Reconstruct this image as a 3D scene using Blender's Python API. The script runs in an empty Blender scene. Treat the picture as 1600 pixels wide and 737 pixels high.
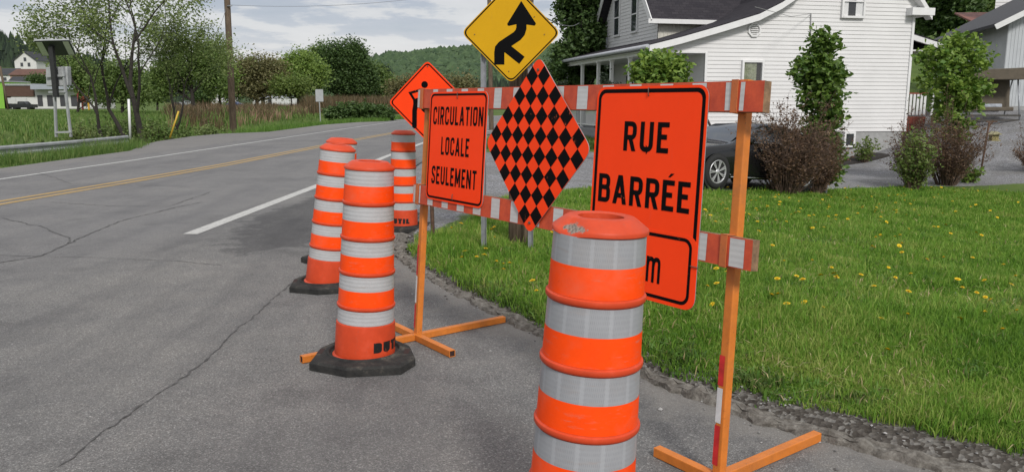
import bpy, math, random
import numpy as np
from mathutils import Vector, Matrix
R = math.radians
random.seed(7); rng = np.random.default_rng(7)
S = bpy.context.scene
C = S.collection

# ------------------------------------------------------------------ camera, sky, sun, exposure
F_PX, HZ, CAM_H = 1230.0, 160.0, 1.45
PITCH = math.atan((368.5 - HZ) / F_PX)
cd = bpy.data.cameras.new('camera'); cam = bpy.data.objects.new('camera', cd); C.objects.link(cam)
cam.location = (0, 0, CAM_H); cam.rotation_euler = (math.pi/2 - PITCH, 0, 0)
cd.sensor_width = 36; cd.lens = F_PX/1600*36; cd.clip_start = .05; cd.clip_end = 6000
S.camera = cam
S.view_settings.view_transform = 'Standard'; S.view_settings.look = 'None'
S.view_settings.gamma = 1; S.view_settings.use_curve_mapping = False
S.view_settings.exposure = 0.47
SUN_ELEV, SUN_ROT = R(40), R(163)      # azimuth from +Y clockwise: behind the camera, to the right
world = bpy.data.worlds.new('World'); S.world = world; world.use_nodes = True
def build_world():
    nt = world.node_tree; N = nt.nodes; L = nt.links; N.clear()
    out = N.new('ShaderNodeOutputWorld'); bg = N.new('ShaderNodeBackground'); bg.inputs['Strength'].default_value = .1
    sky = N.new('ShaderNodeTexSky'); sky.sky_type = 'NISHITA'; sky.sun_disc = False
    sky.sun_elevation = SUN_ELEV; sky.sun_rotation = SUN_ROT
    tc = N.new('ShaderNodeTexCoord'); sep = N.new('ShaderNodeSeparateXYZ'); L.new(tc.outputs['Generated'], sep.inputs[0])
    def M(op, a, b=None, c=None, clamp=False):
        n = N.new('ShaderNodeMath'); n.operation = op; n.use_clamp = clamp
        for i, v in enumerate((a, b, c)):
            if v is None: continue
            if isinstance(v, (int, float)): n.inputs[i].default_value = v
            else: L.new(v, n.inputs[i])
        return n.outputs[0]
    zz = M('MAXIMUM', sep.outputs[2], 0.0)
    den = M('ADD', zz, .07)
    cmb = N.new('ShaderNodeCombineXYZ'); L.new(M('DIVIDE', sep.outputs[0], den), cmb.inputs[0]); L.new(M('DIVIDE', sep.outputs[1], den), cmb.inputs[1])
    def noise(scale, det, rough, off):
        mp = N.new('ShaderNodeMapping'); mp.inputs['Location'].default_value = off; mp.inputs['Scale'].default_value = (1.25, 1, 1)
        L.new(cmb.outputs[0], mp.inputs[0])
        n = N.new('ShaderNodeTexNoise'); n.inputs['Scale'].default_value = scale; n.inputs['Detail'].default_value = det
        n.inputs['Roughness'].default_value = rough; L.new(mp.outputs[0], n.inputs[0]); return n.outputs[0]
    def ramp(fac, stops):
        r = N.new('ShaderNodeValToRGB'); e = r.color_ramp.elements
        while len(e) < len(stops): e.new(.5)
        for el, (p, c) in zip(e, stops): el.position = p; el.color = (*c, 1)
        L.new(fac, r.inputs[0]); return r.outputs[0]
    n1 = noise(.75, 8, .6, (1.3, 4.1, 0)); n2 = noise(.28, 3, .5, (7, 2, 0))
    dens = M('ADD', M('MULTIPLY', n1, .62), M('MULTIPLY', n2, .38))
    cl = ramp(dens, [(.40, (.66, .66, .67)), (.50, (.60, .605, .62)), (.535, (.42, .455, .52)), (.64, (.35, .40, .47))])
    # overcast luminance: brighter towards the zenith, faintly pink at the horizon
    hz = ramp(M('MULTIPLY', zz, 1.0), [(0, (.68, .65, .65)), (.05, (.72, .70, .70)), (.12, (.74, .74, .75))])
    mix = N.new('ShaderNodeMix'); mix.data_type = 'RGBA'
    f = M('MULTIPLY', zz, 9.0, clamp=True); L.new(f, mix.inputs[0]); L.new(hz, mix.inputs[6]); L.new(cl, mix.inputs[7])
    gain = M('MULTIPLY_ADD', M('POWER', zz, 1.3), 3.6, 7.9)
    sc = N.new('ShaderNodeVectorMath'); sc.operation = 'SCALE'; L.new(mix.outputs[2], sc.inputs[0]); L.new(gain, sc.inputs['Scale'])
    m2 = N.new('ShaderNodeMix'); m2.data_type = 'RGBA'; m2.inputs[0].default_value = .93
    L.new(sky.outputs[0], m2.inputs[6]); L.new(sc.outputs[0], m2.inputs[7])
    L.new(m2.outputs[2], bg.inputs['Color']); L.new(bg.outputs[0], out.inputs[0])
build_world()
sl = bpy.data.lights.new('sun', 'SUN'); sl.energy = 2.0; sl.angle = R(11); sl.color = (1, .97, .92)
sun = bpy.data.objects.new('sun', sl); C.objects.link(sun)
_sd = Vector((math.sin(SUN_ROT)*math.cos(SUN_ELEV), math.cos(SUN_ROT)*math.cos(SUN_ELEV), math.sin(SUN_ELEV)))
sun.rotation_euler = _sd.to_track_quat('Z', 'Y').to_euler(); sun.location = (0, 0, 30)

# ------------------------------------------------------------------ projection helpers (where a thing seen in the survey photo stands)
def ray(x, y):
    u = (x-800)/F_PX; v = (368.5-y)/F_PX
    return np.array((u, math.cos(PITCH)+v*math.sin(PITCH), -math.sin(PITCH)+v*math.cos(PITCH)))
CAM = np.array((0, 0, CAM_H))
def gnd(x, y, z=0.0):
    d = ray(x, y); t = (z-CAM_H)/d[2]; return np.array((d[0]*t, d[1]*t, z))
def atY(x, y, Y):
    d = ray(x, y); t = Y/d[1]; return np.array((d[0]*t, Y, CAM_H+d[2]*t))
def onplane(x, y, P, n):
    d = ray(x, y); t = float((np.array(P)-CAM) @ n / (d @ n)); return CAM + d*t
def sstep(x):
    x = np.clip(x, 0, 1); return x*x*(3-2*x)

# ------------------------------------------------------------------ terrain
CURB = np.array([(-1.35, 10.2), (-1.22, 8.6), (-1.07, 7.4), (-.80, 6.7), (-.51, 6.08), (.12, 4.92), (.72, 4.02), (1.18, 3.42), (1.78, 2.93), (2.6, 2.45), (4, 1.9), (7, 1.1), (14, -.4), (30, -3)])
RLINE = np.array([(-3.75, -20), (-3.7, 4), (-3.62, 8.7), (-3.55, 10.9), (-3.43, 13.9), (-3.42, 21.3), (-3.2, 29.4), (-2.5, 36), (-.8, 43), (3, 52), (9, 62), (18, 72), (35, 85)])
LLINE = np.array([(-12, -20), (-10.7, 0), (-10.1, 9), (-9.8, 15), (-9.62, 20), (-9.5, 29), (-9.25, 46), (-8.8, 61), (-6.5, 72), (-1, 84), (10, 97), (30, 112)])
YLINE = np.array([(-8.6, -20), (-8.0, 0), (-7.5, 11.4), (-7.13, 14.6), (-6.78, 18.5), (-6.35, 28), (-5.6, 40), (-3.6, 52), (1, 65), (10, 77), (22, 88), (38, 100)])
def pdist(X, Y, P):
    X = np.asarray(X, float); Y = np.asarray(Y, float); best = np.full(X.shape, 1e9)
    for (ax, ay), (bx, by) in zip(P[:-1], P[1:]):
        dx, dy = bx-ax, by-ay; t = np.clip(((X-ax)*dx+(Y-ay)*dy)/(dx*dx+dy*dy), 0, 1)
        best = np.minimum(best, np.hypot(X-ax-t*dx, Y-ay-t*dy))
    return best
def inpoly(X, Y, P):
    X = np.asarray(X, float); Y = np.asarray(Y, float); ins = np.zeros(X.shape, bool)
    n = len(P)
    for i in range(n):
        ax, ay = P[i]; bx, by = P[(i+1) % n]
        if ay == by: continue
        c = ((ay > Y) != (by > Y)) & (X < (bx-ax)*(Y-ay)/(by-ay)+ax)
        ins ^= c
    return ins
LAWN_SIDE = [tuple(p) for p in CURB] + [(60, -3), (60, 200), (-.9, 200), (-.9, 12)]
def wav(X, Y, s, ph=0.):
    return (np.sin(X*s*1.0+ph)+np.sin(Y*s*1.31+ph*2.1)+np.sin((X+Y)*s*.77+ph*.7)+np.sin((X*.6-Y*1.1)*s*1.9+ph*1.7))/4
def zt(X, Y):
    X = np.asarray(X, float); Y = np.asarray(Y, float)
    sc = pdist(X, Y, CURB); ins = inpoly(X, Y, LAWN_SIDE)
    s = np.where(ins, sc, -sc)
    xr = np.interp(Y, RLINE[:, 1], RLINE[:, 0])
    s = np.where(Y > 10.5, np.minimum(s, X-xr-1.35), s)
    z = -.03 + .075*sstep((s+.02)/.22)
    drop = .88*sstep((s-.5)/13)*sstep((X-xr-1.2)/6)
    z = z - drop
    z = z + 2.0*sstep((X-11)/9)*sstep((Y-19)/12)
    z = z + np.where(Y > 38, .15*(Y-38), 0)*sstep((X/np.maximum(Y, 1)-.3)/.12)*(Y < 260) + np.where(Y >= 260, 33, 0)*sstep((X/np.maximum(Y, 1)-.3)/.12)
    # left: ditch beyond the verge, then a flat field and a rising village slope
    xl = np.interp(Y, LLINE[:, 1], LLINE[:, 0])
    s2 = xl-3.2-X
    z = z - 1.1*sstep(s2/4)*sstep((14-s2)/6)*(Y < 130)
    z = z - .25*sstep((xl-1.6-X)/1.2)*(Y < 34)
    z = z + 17*sstep((Y-195)/180)*sstep((-X/np.maximum(Y, 1)-.43)/.12)
    z = z + .012*wav(X, Y, 2.3)*sstep(s/1.0) + .03*wav(X, Y, .6, 2)*sstep((s-1)/3)
    return z
def zs(x, y): return float(zt(np.array([x]), np.array([y]))[0])
def G(px, py):
    d = ray(px, py); t = np.concatenate([np.arange(2, 60, .02), np.arange(60, 400, .2)])
    P = CAM[None]+d[None]*t[:, None]; h = P[:, 2]-zt(P[:, 0], P[:, 1])
    i = int(np.argmax(h < 0)) if (h < 0).any() else len(t)-1
    return P[i]

# ------------------------------------------------------------------ tags
def tag(o, label=None, cat=None, group=None, kind=None):
    if label: o['label'] = label
    if cat: o['category'] = cat
    if group: o['group'] = group
    if kind: o['kind'] = kind
    return o
def thing(name, label, cat, loc=(0, 0, 0), rotz=0, group=None):
    o = bpy.data.objects.new(name, None); C.objects.link(o); o.empty_display_size = .1
    o.location = [float(v) for v in loc]; o.rotation_euler = (0, 0, rotz)
    return tag(o, label, cat, group)
def copy_tree(o, parent=None):
    c = o.copy(); C.objects.link(c); c.parent = parent
    for ch in list(o.children): copy_tree(ch, c)
    return c

# ------------------------------------------------------------------ materials
MATS = {}
def mat(name, col, rough=.7, var=.15, vscale=6, bump=.0, bscale=60, metal=0., spec=.5, col2=None, island=False, coat=0., detail=6, trans=0., lo=.35, hi=.65):
    if name in MATS: return MATS[name]
    m = bpy.data.materials.new(name); m.use_nodes = True; nt = m.node_tree; N = nt.nodes; L = nt.links
    p = N['Principled BSDF']; p.inputs['Roughness'].default_value = rough; p.inputs['Metallic'].default_value = metal
    p.inputs['Specular IOR Level'].default_value = spec
    if coat: p.inputs['Coat Weight'].default_value = coat; p.inputs['Coat Roughness'].default_value = .05
    tc = N.new('ShaderNodeTexCoord')
    c1 = np.array(col)*(1-var); c2 = np.array(col2 if col2 else np.array(col)*(1+var))
    n = N.new('ShaderNodeTexNoise'); n.inputs['Scale'].default_value = vscale; n.inputs['Detail'].default_value = detail; n.inputs['Roughness'].default_value = .65
    L.new(tc.outputs['Object'], n.inputs[0])
    r = N.new('ShaderNodeValToRGB'); e = r.color_ramp.elements
    e[0].position = lo; e[0].color = (*[min(1, float(v)) for v in c1], 1); e[1].position = hi; e[1].color = (*[min(1, float(v)) for v in c2], 1)
    if island:
        g = N.new('ShaderNodeNewGeometry'); a = N.new('ShaderNodeMath'); a.operation = 'MULTIPLY_ADD'; a.inputs[1].default_value = .5
        b = N.new('ShaderNodeMath'); b.operation = 'MULTIPLY'; b.inputs[1].default_value = .5; L.new(n.outputs[0], b.inputs[0])
        L.new(g.outputs['Random Per Island'], a.inputs[0]); L.new(b.outputs[0], a.inputs[2]); L.new(a.outputs[0], r.inputs[0])
    else: L.new(n.outputs[0], r.inputs[0])
    L.new(r.outputs[0], p.inputs['Base Color'])
    if bump:
        n2 = N.new('ShaderNodeTexNoise'); n2.inputs['Scale'].default_value = bscale; n2.inputs['Detail'].default_value = 5
        L.new(tc.outputs['Object'], n2.inputs[0]); b = N.new('ShaderNodeBump'); b.inputs['Strength'].default_value = bump; b.inputs['Distance'].default_value = .01
        L.new(n2.outputs[0], b.inputs['Height']); L.new(b.outputs[0], p.inputs['Normal'])
    if trans:
        t = N.new('ShaderNodeBsdfTranslucent'); L.new(r.outputs[0], t.inputs[0]); mx = N.new('ShaderNodeMixShader'); mx.inputs[0].default_value = trans
        L.new(p.outputs[0], mx.inputs[1]); L.new(t.outputs[0], mx.inputs[2]); L.new(mx.outputs[0], N['Material Output'].inputs[0])
    MATS[name] = m; return m
class NG:
    """tiny node helper on a material"""
    def __init__(s, m): s.m = m; s.N = m.node_tree.nodes; s.L = m.node_tree.links; s.p = s.N['Principled BSDF']
    def math(s, op, a, b=None, c=None, clamp=False):
        n = s.N.new('ShaderNodeMath'); n.operation = op; n.use_clamp = clamp
        for i, v in enumerate((a, b, c)):
            if v is None: continue
            if isinstance(v, (int, float)): n.inputs[i].default_value = v
            else: s.L.new(v, n.inputs[i])
        return n.outputs[0]
    def noise(s, vec, scale, det=5, rough=.6, dist=0):
        n = s.N.new('ShaderNodeTexNoise'); n.inputs['Scale'].default_value = scale; n.inputs['Detail'].default_value = det
        n.inputs['Roughness'].default_value = rough; n.inputs['Distortion'].default_value = dist; s.L.new(vec, n.inputs[0]); return n.outputs[0]
    def vor(s, vec, scale, feat='F1', out='Distance'):
        n = s.N.new('ShaderNodeTexVoronoi'); n.feature = feat; n.inputs['Scale'].default_value = scale; s.L.new(vec, n.inputs[0]); return n.outputs[out]
    def ramp(s, fac, stops):
        r = s.N.new('ShaderNodeValToRGB'); e = r.color_ramp.elements
        while len(e) < len(stops): e.new(.5)
        for el, (p, c) in zip(e, stops): el.position = p; el.color = (*c, 1) if hasattr(c, '__len__') else (c, c, c, 1)
        s.L.new(fac, r.inputs[0]); return r.outputs[0]
    def mix(s, fac, a, b, mode='MIX'):
        n = s.N.new('ShaderNodeMix'); n.data_type = 'RGBA'; n.blend_type = mode
        for i, v in ((0, fac), (6, a), (7, b)):
            if isinstance(v, (int, float)): n.inputs[i].default_value = v
            elif isinstance(v, tuple): n.inputs[i].default_value = (*v, 1)
            else: s.L.new(v, n.inputs[i])
        return n.outputs[2]
    def coord(s, k='Object'):
        return s.N.new('ShaderNodeTexCoord').outputs[k]
    def attr(s, name):
        a = s.N.new('ShaderNodeAttribute'); a.attribute_name = name; return a.outputs['Fac']
    def bump(s, h, strength, dist=.01):
        b = s.N.new('ShaderNodeBump'); b.inputs['Strength'].default_value = strength; b.inputs['Distance'].default_value = dist
        s.L.new(h, b.inputs['Height']); s.L.new(b.outputs[0], s.p.inputs['Normal'])
    def base(s, c): s.L.new(c, s.p.inputs['Base Color'])
def newmat(name, rough=.8, spec=.4, metal=0):
    m = bpy.data.materials.new(name); m.use_nodes = True; MATS[name] = m; g = NG(m)
    g.p.inputs['Roughness'].default_value = rough; g.p.inputs['Specular IOR Level'].default_value = spec; g.p.inputs['Metallic'].default_value = metal
    return m, g

# ------------------------------------------------------------------ mesh builders
class MB:
    def __init__(s): s.v = []; s.f = []; s.m = []; s.sm = []
    def add(s, V, Fc, mi=0, smooth=False):
        o = len(s.v); s.v += [tuple(map(float, p)) for p in V]
        for f in Fc: s.f.append([i+o for i in f]); s.m.append(mi); s.sm.append(smooth)
    def box(s, c, size, mi=0, rot=None, tf=None):
        x, y, z = [k/2 for k in size]
        V = [Vector((a*x, b*y, d*z)) for a in (-1, 1) for b in (-1, 1) for d in (-1, 1)]
        if rot is not None: V = [rot @ p for p in V]
        V = [p+Vector([float(q) for q in c]) for p in V]
        if tf: V = [tf(*p) for p in V]
        s.add(V, [(0, 1, 3, 2), (4, 6, 7, 5), (0, 4, 5, 1), (2, 3, 7, 6), (0, 2, 6, 4), (1, 5, 7, 3)], mi)
    def bar(s, a, b, w, h, mi=0, up=(0, 0, 1)):
        a = Vector([float(q) for q in a]); b = Vector([float(q) for q in b]); d = (b-a); l = d.length; d.normalize(); up = Vector([float(q) for q in up])
        sd = d.cross(up); sd.normalize(); u2 = sd.cross(d)
        V = [a+d*t*l+sd*p*w/2+u2*q*h/2 for t in (0, 1) for p in (-1, 1) for q in (-1, 1)]
        s.add(V, [(0, 1, 3, 2), (4, 6, 7, 5), (0, 4, 5, 1), (2, 3, 7, 6), (0, 2, 6, 4), (1, 5, 7, 3)], mi)
    def tube(s, pts, rad, n=8, mi=0, cap=True, smooth=True):
        pts = [Vector([float(q) for q in p]) for p in pts]
        if not hasattr(rad, '__len__'): rad = [rad]*len(pts)
        V = []; prev = None
        for i, p in enumerate(pts):
            d = (pts[min(i+1, len(pts)-1)]-pts[max(i-1, 0)])
            if d.length < 1e-9: d = Vector((0, 0, 1))
            d.normalize()
            if prev is None:
                prev = d.orthogonal().normalized()
            a = (prev-d*prev.dot(d))
            if a.length < 1e-6: a = d.orthogonal()
            a.normalize(); b = d.cross(a); prev = a
            for k in range(n):
                t = 2*math.pi*k/n; V.append(p+(a*math.cos(t)+b*math.sin(t))*rad[i])
        Fc = []
        for i in range(len(pts)-1):
            for k in range(n): Fc.append((i*n+k, i*n+(k+1) % n, (i+1)*n+(k+1) % n, (i+1)*n+k))
        s.add(V, Fc, mi, smooth)
        if cap:
            o = len(s.v)-len(V)
            s.f.append([o+k for k in range(n)][::-1]); s.m.append(mi); s.sm.append(False)
            s.f.append([o+(len(pts)-1)*n+k for k in range(n)]); s.m.append(mi); s.sm.append(False)
    def lathe(s, prof, n=48, mi=0, smooth=True, a0=0, a1=2*math.pi):
        full = abs(a1-a0-2*math.pi) < 1e-6; V = []; m = n if full else n+1
        for r, z in prof:
            for k in range(m):
                t = a0+(a1-a0)*k/n; V.append((r*math.cos(t), r*math.sin(t), z))
        Fc = []
        for i in range(len(prof)-1):
            for k in range(n):
                k2 = (k+1) % m; Fc.append((i*m+k, i*m+k2, (i+1)*m+k2, (i+1)*m+k))
        s.add(V, Fc, mi, smooth)
    def prism(s, poly, y0, y1, tf=None, mi=0):
        """poly of (x,z); extruded from y0 to y1; tf maps (x,y,z)"""
        tf = tf or (lambda x, y, z: (x, y, z)); n = len(poly)
        V = [tf(x, y0, z) for x, z in poly]+[tf(x, y1, z) for x, z in poly]
        s.add(V, [tuple(range(n)), tuple(range(2*n-1, n-1, -1))]+[(i, i+n, (i+1) % n+n, (i+1) % n) for i in range(n)], mi)
    def build(s, name, mats, parent=None, bevel=0., sub=0):
        me = bpy.data.meshes.new(name); me.from_pydata(s.v, [], s.f)
        if not isinstance(mats, (list, tuple)): mats = [mats]
        for m in mats: me.materials.append(m)
        me.polygons.foreach_set('material_index', s.m); me.polygons.foreach_set('use_smooth', s.sm)
        me.validate(); me.update()
        o = bpy.data.objects.new(name, me); C.objects.link(o)
        if parent: o.parent = parent
        if bevel:
            b = o.modifiers.new('bevel', 'BEVEL'); b.width = bevel; b.segments = 2; b.limit_method = 'ANGLE'; b.angle_limit = R(40)
        return o
def np_mesh(name, V, Fc, mats, parent=None, mi=None, smooth=False):
    """V (n,3), Fc (m,k) int arrays"""
    me = bpy.data.meshes.new(name); V = np.asarray(V, np.float32)
    if isinstance(Fc, np.ndarray): groups = [Fc]
    else: groups = Fc
    nl = sum(g.size for g in groups); npoly = sum(len(g) for g in groups)
    me.vertices.add(len(V)); me.vertices.foreach_set('co', V.ravel())
    me.loops.add(nl); me.loops.foreach_set('vertex_index', np.concatenate([g.ravel() for g in groups]).astype(np.int32))
    st = []; o = 0
    for g in groups:
        st.append(o+np.arange(len(g))*g.shape[1]); o += g.size
    me.polygons.add(npoly); me.polygons.foreach_set('loop_start', np.concatenate(st).astype(np.int32))
    if not isinstance(mats, (list, tuple)): mats = [mats]
    for m in mats: me.materials.append(m)
    if mi is not None: me.polygons.foreach_set('material_index', np.asarray(mi, np.int32))
    me.polygons.foreach_set('use_smooth', np.full(npoly, smooth))
    me.update(calc_edges=True)
    ob = bpy.data.objects.new(name, me); C.objects.link(ob)
    if parent: ob.parent = parent
    return ob

def rrect(cx, cz, w, h, r, n=6):
    P = []
    for sx, sz, a in ((1, 1, 0), (-1, 1, 90), (-1, -1, 180), (1, -1, 270)):
        for k in range(n+1):
            t = R(a+90*k/n); P.append((cx+sx*(w/2-r)+r*math.cos(t), cz+sz*(h/2-r)+r*math.sin(t)))
    return P
def ring(mb, P, Q, y, tf, mi=0, th=.0006):
    n = len(P); V = [tf(x, y, z) for x, z in P]+[tf(x, y, z) for x, z in Q]
    mb.add(V, [(i, (i+1) % n, (i+1) % n+n, i+n) for i in range(n)], mi)

# ------------------------------------------------------------------ stroke lettering
def rpoly(pts, r, n=6):
    out = [pts[0]]
    for i in range(1, len(pts)-1):
        a, b, c = Vector(pts[i-1]), Vector(pts[i]), Vector(pts[i+1])
        d1 = (a-b); d2 = (c-b); rr = min(r, d1.length*.5, d2.length*.5)
        p = b+d1.normalized()*rr; q = b+d2.normalized()*rr
        for k in range(n+1):
            t = k/n; out.append(tuple(p*(1-t)**2+b*2*t*(1-t)+q*t*t))
    out.append(pts[-1]); return out
def stroke(pts, t):
    """quads along a polyline with mitred joints"""
    P = [Vector(p) for p in pts]; Lf = []; Rt = []
    for i, p in enumerate(P):
        a = (P[i]-P[i-1]).normalized() if i > 0 else None
        b = (P[i+1]-P[i]).normalized() if i < len(P)-1 else None
        if a is None: a = b
        if b is None: b = a
        d = (a+b).normalized(); nn = Vector((-d.y, d.x)); c = max(.5, Vector((-a.y, a.x)).dot(nn)); w = t/2/c
        Lf.append(tuple(p+nn*w)); Rt.append(tuple(p-nn*w))
    return [[Lf[i], Lf[i+1], Rt[i+1], Rt[i]] for i in range(len(P)-1)]
def glyph(ch, w, t):
    x0, x1, y0, y1 = t/2, w-t/2, t/2, 1-t/2; r = min(.24, (w-t)*.5)
    def dg(xa, ya, xb, yb, hx): return [[(xa-hx, ya), (xa+hx, ya), (xb+hx, yb), (xb-hx, yb)]]
    V = lambda x, a=0, b=1: [[(x-t/2, a), (x+t/2, a), (x+t/2, b), (x-t/2, b)]]
    H = lambda y, a=0, b=w: [[(a, y-t/2), (b, y-t/2), (b, y+t/2), (a, y+t/2)]]
    if ch == 'I': return V(t/2)
    if ch == 'C': return stroke(rpoly([(x1, .68), (x1, y1), (x0, y1), (x0, y0), (x1, y0), (x1, .32)], r), t)
    if ch == 'O': return stroke(rpoly([(w/2, y1), (x0, y1), (x0, y0), (x1, y0), (x1, y1), (w/2, y1)], r), t)
    if ch == 'U': return stroke(rpoly([(x0, 1), (x0, y0), (x1, y0), (x1, 1)], r), t)
    if ch == 'S': return stroke(rpoly([(x1, .72), (x1, y1), (x0, y1), (x0, .57), (x1, .43), (x1, y0), (x0, y0), (x0, .28)], r), t)
    if ch == 'L': return V(x0)+H(y0, 0, w)
    if ch == 'T': return V(w/2)+H(y1, 0, w)
    if ch in 'EÉ':
        g = V(x0)+H(y1, 0, w)+H(y0, 0, w)+H(.52, 0, w*.84)
        if ch == 'É': g += [[(w*.40, 1.09), (w*.58, 1.09), (w*.92, 1.22), (w*.62, 1.22)]]
        return g
    if ch == 'R': return V(x0)+stroke(rpoly([(x0, y1), (x1, y1), (x1, .46), (x0, .46)], r*.9), t)+dg(x1-.01, 0, w*.50, .48, t*.52)
    if ch == 'B': return V(x0)+stroke(rpoly([(x0, y1), (x1-.02, y1), (x1-.02, .53), (x0, .53)], r*.8), t)+stroke(rpoly([(x0, .53), (x1, .53), (x1, y0), (x0, y0)], r*.8), t)
    if ch == 'D': return V(x0)+stroke(rpoly([(x0, y1), (x1, y1), (x1, y0), (x0, y0)], r), t)
    if ch == 'A': return dg(t*.5, 0, w/2-t*.06, 1, t*.52)+dg(w-t*.5, 0, w/2+t*.06, 1, t*.52)+H(.30, w*.22, w*.78)
    if ch == 'N': return V(x0)+V(x1)+dg(x1, 0, x0, 1, t*.55)
    if ch == 'M': return V(x0)+V(x1)+dg(w/2, .18, x0, 1, t*.5)+dg(w/2, .18, x1, 1, t*.5)
    if ch == 'm': return V(x0, 0, .97)+stroke(rpoly([(x0, .6), (x0+.06, .97-t/2), (w/2, .97-t/2), (w/2, 0)], .22), t)+stroke(rpoly([(w/2, .6), (w/2+.06, .97-t/2), (x1, .97-t/2), (x1, 0)], .22), t)
    return []
GW = dict(I=.15, C=.52, O=.54, U=.54, S=.5, L=.44, T=.5, E=.46, R=.54, B=.54, D=.54, A=.6, N=.56, M=.68, m=.95); GW['É'] = .46
def word(text, x0, x1, z0, h, t=.15, gap=.16):
    """word fitted between x0 and x1; returns polygons in (x,z)"""
    ws = [t if c == 'I' else GW[c] for c in text]; tot = sum(ws)+gap*(len(text)-1); sx = (x1-x0)/tot; out = []; x = 0
    for c, w in zip(text, ws):
        for q in glyph(c, w, t): out.append([(x0+(x+px)*sx, z0+pz*h) for px, pz in q])
        x += w+gap
    return out
def put_polys(mb, polys, y, tf, mi=0, dy=-.00004):
    for i, q in enumerate(polys): mb.add([tf(x, y+dy*(i % 24), z) for x, z in q], [tuple(range(len(q)))], mi)

# ------------------------------------------------------------------ the setting: ground, road, markings, kerb
def geo(a, b, n): return np.geomspace(a, b, n)
gx = np.concatenate([-geo(3500, 62, 22), np.arange(-60, -16, 2), np.arange(-16, -8, .4), np.arange(-8, -2, .6), np.arange(-2, 6, .075), np.arange(6, 14, .2), np.arange(14, 30, .5), np.arange(30, 60, 2.), geo(62, 3500, 22)])
gy = np.concatenate([[-400, -100, -40], np.arange(-20, 1.5, 1.5), np.arange(1.5, 9, .075), np.arange(9, 22, .22), np.arange(22, 60, .8), np.arange(60, 460, 8.), geo(480, 4500, 16)])
XX, YY = np.meshgrid(gx, gy); ZZ = zt(XX.ravel(), YY.ravel())
nx, ny = len(gx), len(gy)
idx = np.arange(nx*ny).reshape(ny, nx)
FF = np.stack([idx[:-1, :-1].ravel(), idx[:-1, 1:].ravel(), idx[1:, 1:].ravel(), idx[1:, :-1].ravel()], 1)
GRAV_PX = [(622, 388), (642, 372), (700, 352), (738, 326), (772, 308), (850, 299), (915, 293), (1100, 297), (1250, 296), (1400, 291), (1640, 284)]
GRAV_EDGE = [tuple(G(*p)[:2]) for p in GRAV_PX]
GRAV = GRAV_EDGE+[(60, 16), (60, 37), (20, 37), (17, 36), (15.5, 31), (4, 27), (1, 24), (-.6, 22.5), (-1.6, 24), (-2.2, 27), (-3.2, 28), (-3.0, 12), (-1.6, 9.5)]
GRAV_EDGE_A = np.array(GRAV_EDGE)
ging = inpoly(XX.ravel(), YY.ravel(), GRAV); gd = pdist(XX.ravel(), YY.ravel(), np.array(GRAV+[GRAV[0]]))
grav = np.clip(.5+np.where(ging, gd, -gd)/.5, 0, 1)
# second gravel area: verge to the left of the white line and the lay-by edge
cs = pdist(XX.ravel(), YY.ravel(), CURB)
dirt = np.clip(1-(cs-.10-.16*sstep((XX.ravel()-.3)/1.3))/(.10+.20*sstep((XX.ravel()-.3)/1.5)), 0, 1)
xl_ = np.interp(YY.ravel(), LLINE[:, 1], LLINE[:, 0]); xr_ = np.interp(YY.ravel(), RLINE[:, 1], RLINE[:, 0])
verge = np.clip(1-np.abs(xl_-1.3-XX.ravel())/.7, 0, 1)+np.clip(1-np.abs(XX.ravel()-xr_-1.2)/.9, 0, 1)*(YY.ravel() > 10)
grav = np.maximum(grav, np.clip(verge, 0, 1))

gm, g = newmat('ground_mix', .95, .15)
co = g.coord()
grass = g.ramp(g.noise(co, .45, 6), [(.3, (.055, .100, .018)), (.5, (.085, .145, .026)), (.7, (.12, .17, .040))])
soil = g.ramp(g.noise(co, 9, 6), [(.35, (.060, .070, .026)), (.65, (.085, .12, .032))])
grass = g.mix(.45, grass, soil)
stones = g.vor(co, 55, out='Color'); sp = g.N.new('ShaderNodeSeparateColor'); g.L.new(stones, sp.inputs[0])
gcol = g.ramp(sp.outputs[0], [(0, (.10, .10, .105)), (.5, (.20, .20, .21)), (1, (.36, .355, .36))])
gcol = g.mix(g.ramp(g.noise(co, 1.3, 4), [(.42, 0), (.62, .55)]), gcol, (.15, .145, .135))
dcol = g.ramp(sp.outputs[1], [(0, (.045, .039, .033)), (.55, (.085, .076, .066)), (1, (.19, .18, .165))])
edge = g.noise(co, 2.6, 6, .7)
gmask = g.math('MULTIPLY', g.math('SUBTRACT', g.math('ADD', g.attr('gravel'), g.math('MULTIPLY', g.math('SUBTRACT', edge, .5), 1.1)), .42), 6.0, clamp=True)
dmask = g.math('MULTIPLY', g.math('SUBTRACT', g.math('ADD', g.attr('curbdirt'), g.math('MULTIPLY', g.math('SUBTRACT', edge, .5), 1.3)), .45), 6.0, clamp=True)
c = g.mix(gmask, grass, gcol); c = g.mix(dmask, c, dcol); g.base(c)
g.bump(g.math('MULTIPLY', g.vor(co, 55), g.math('MAXIMUM', gmask, dmask)), .8, .012)
ground = np_mesh('ground', np.stack([XX.ravel(), YY.ravel(), ZZ], 1), FF, gm, smooth=True)
for nme, arr in (('gravel', grav), ('curbdirt', dirt)):
    a = ground.data.attributes.new(nme, 'FLOAT', 'POINT'); a.data.foreach_set('value', arr.astype(np.float32))
tag(ground, kind='structure')

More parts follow.
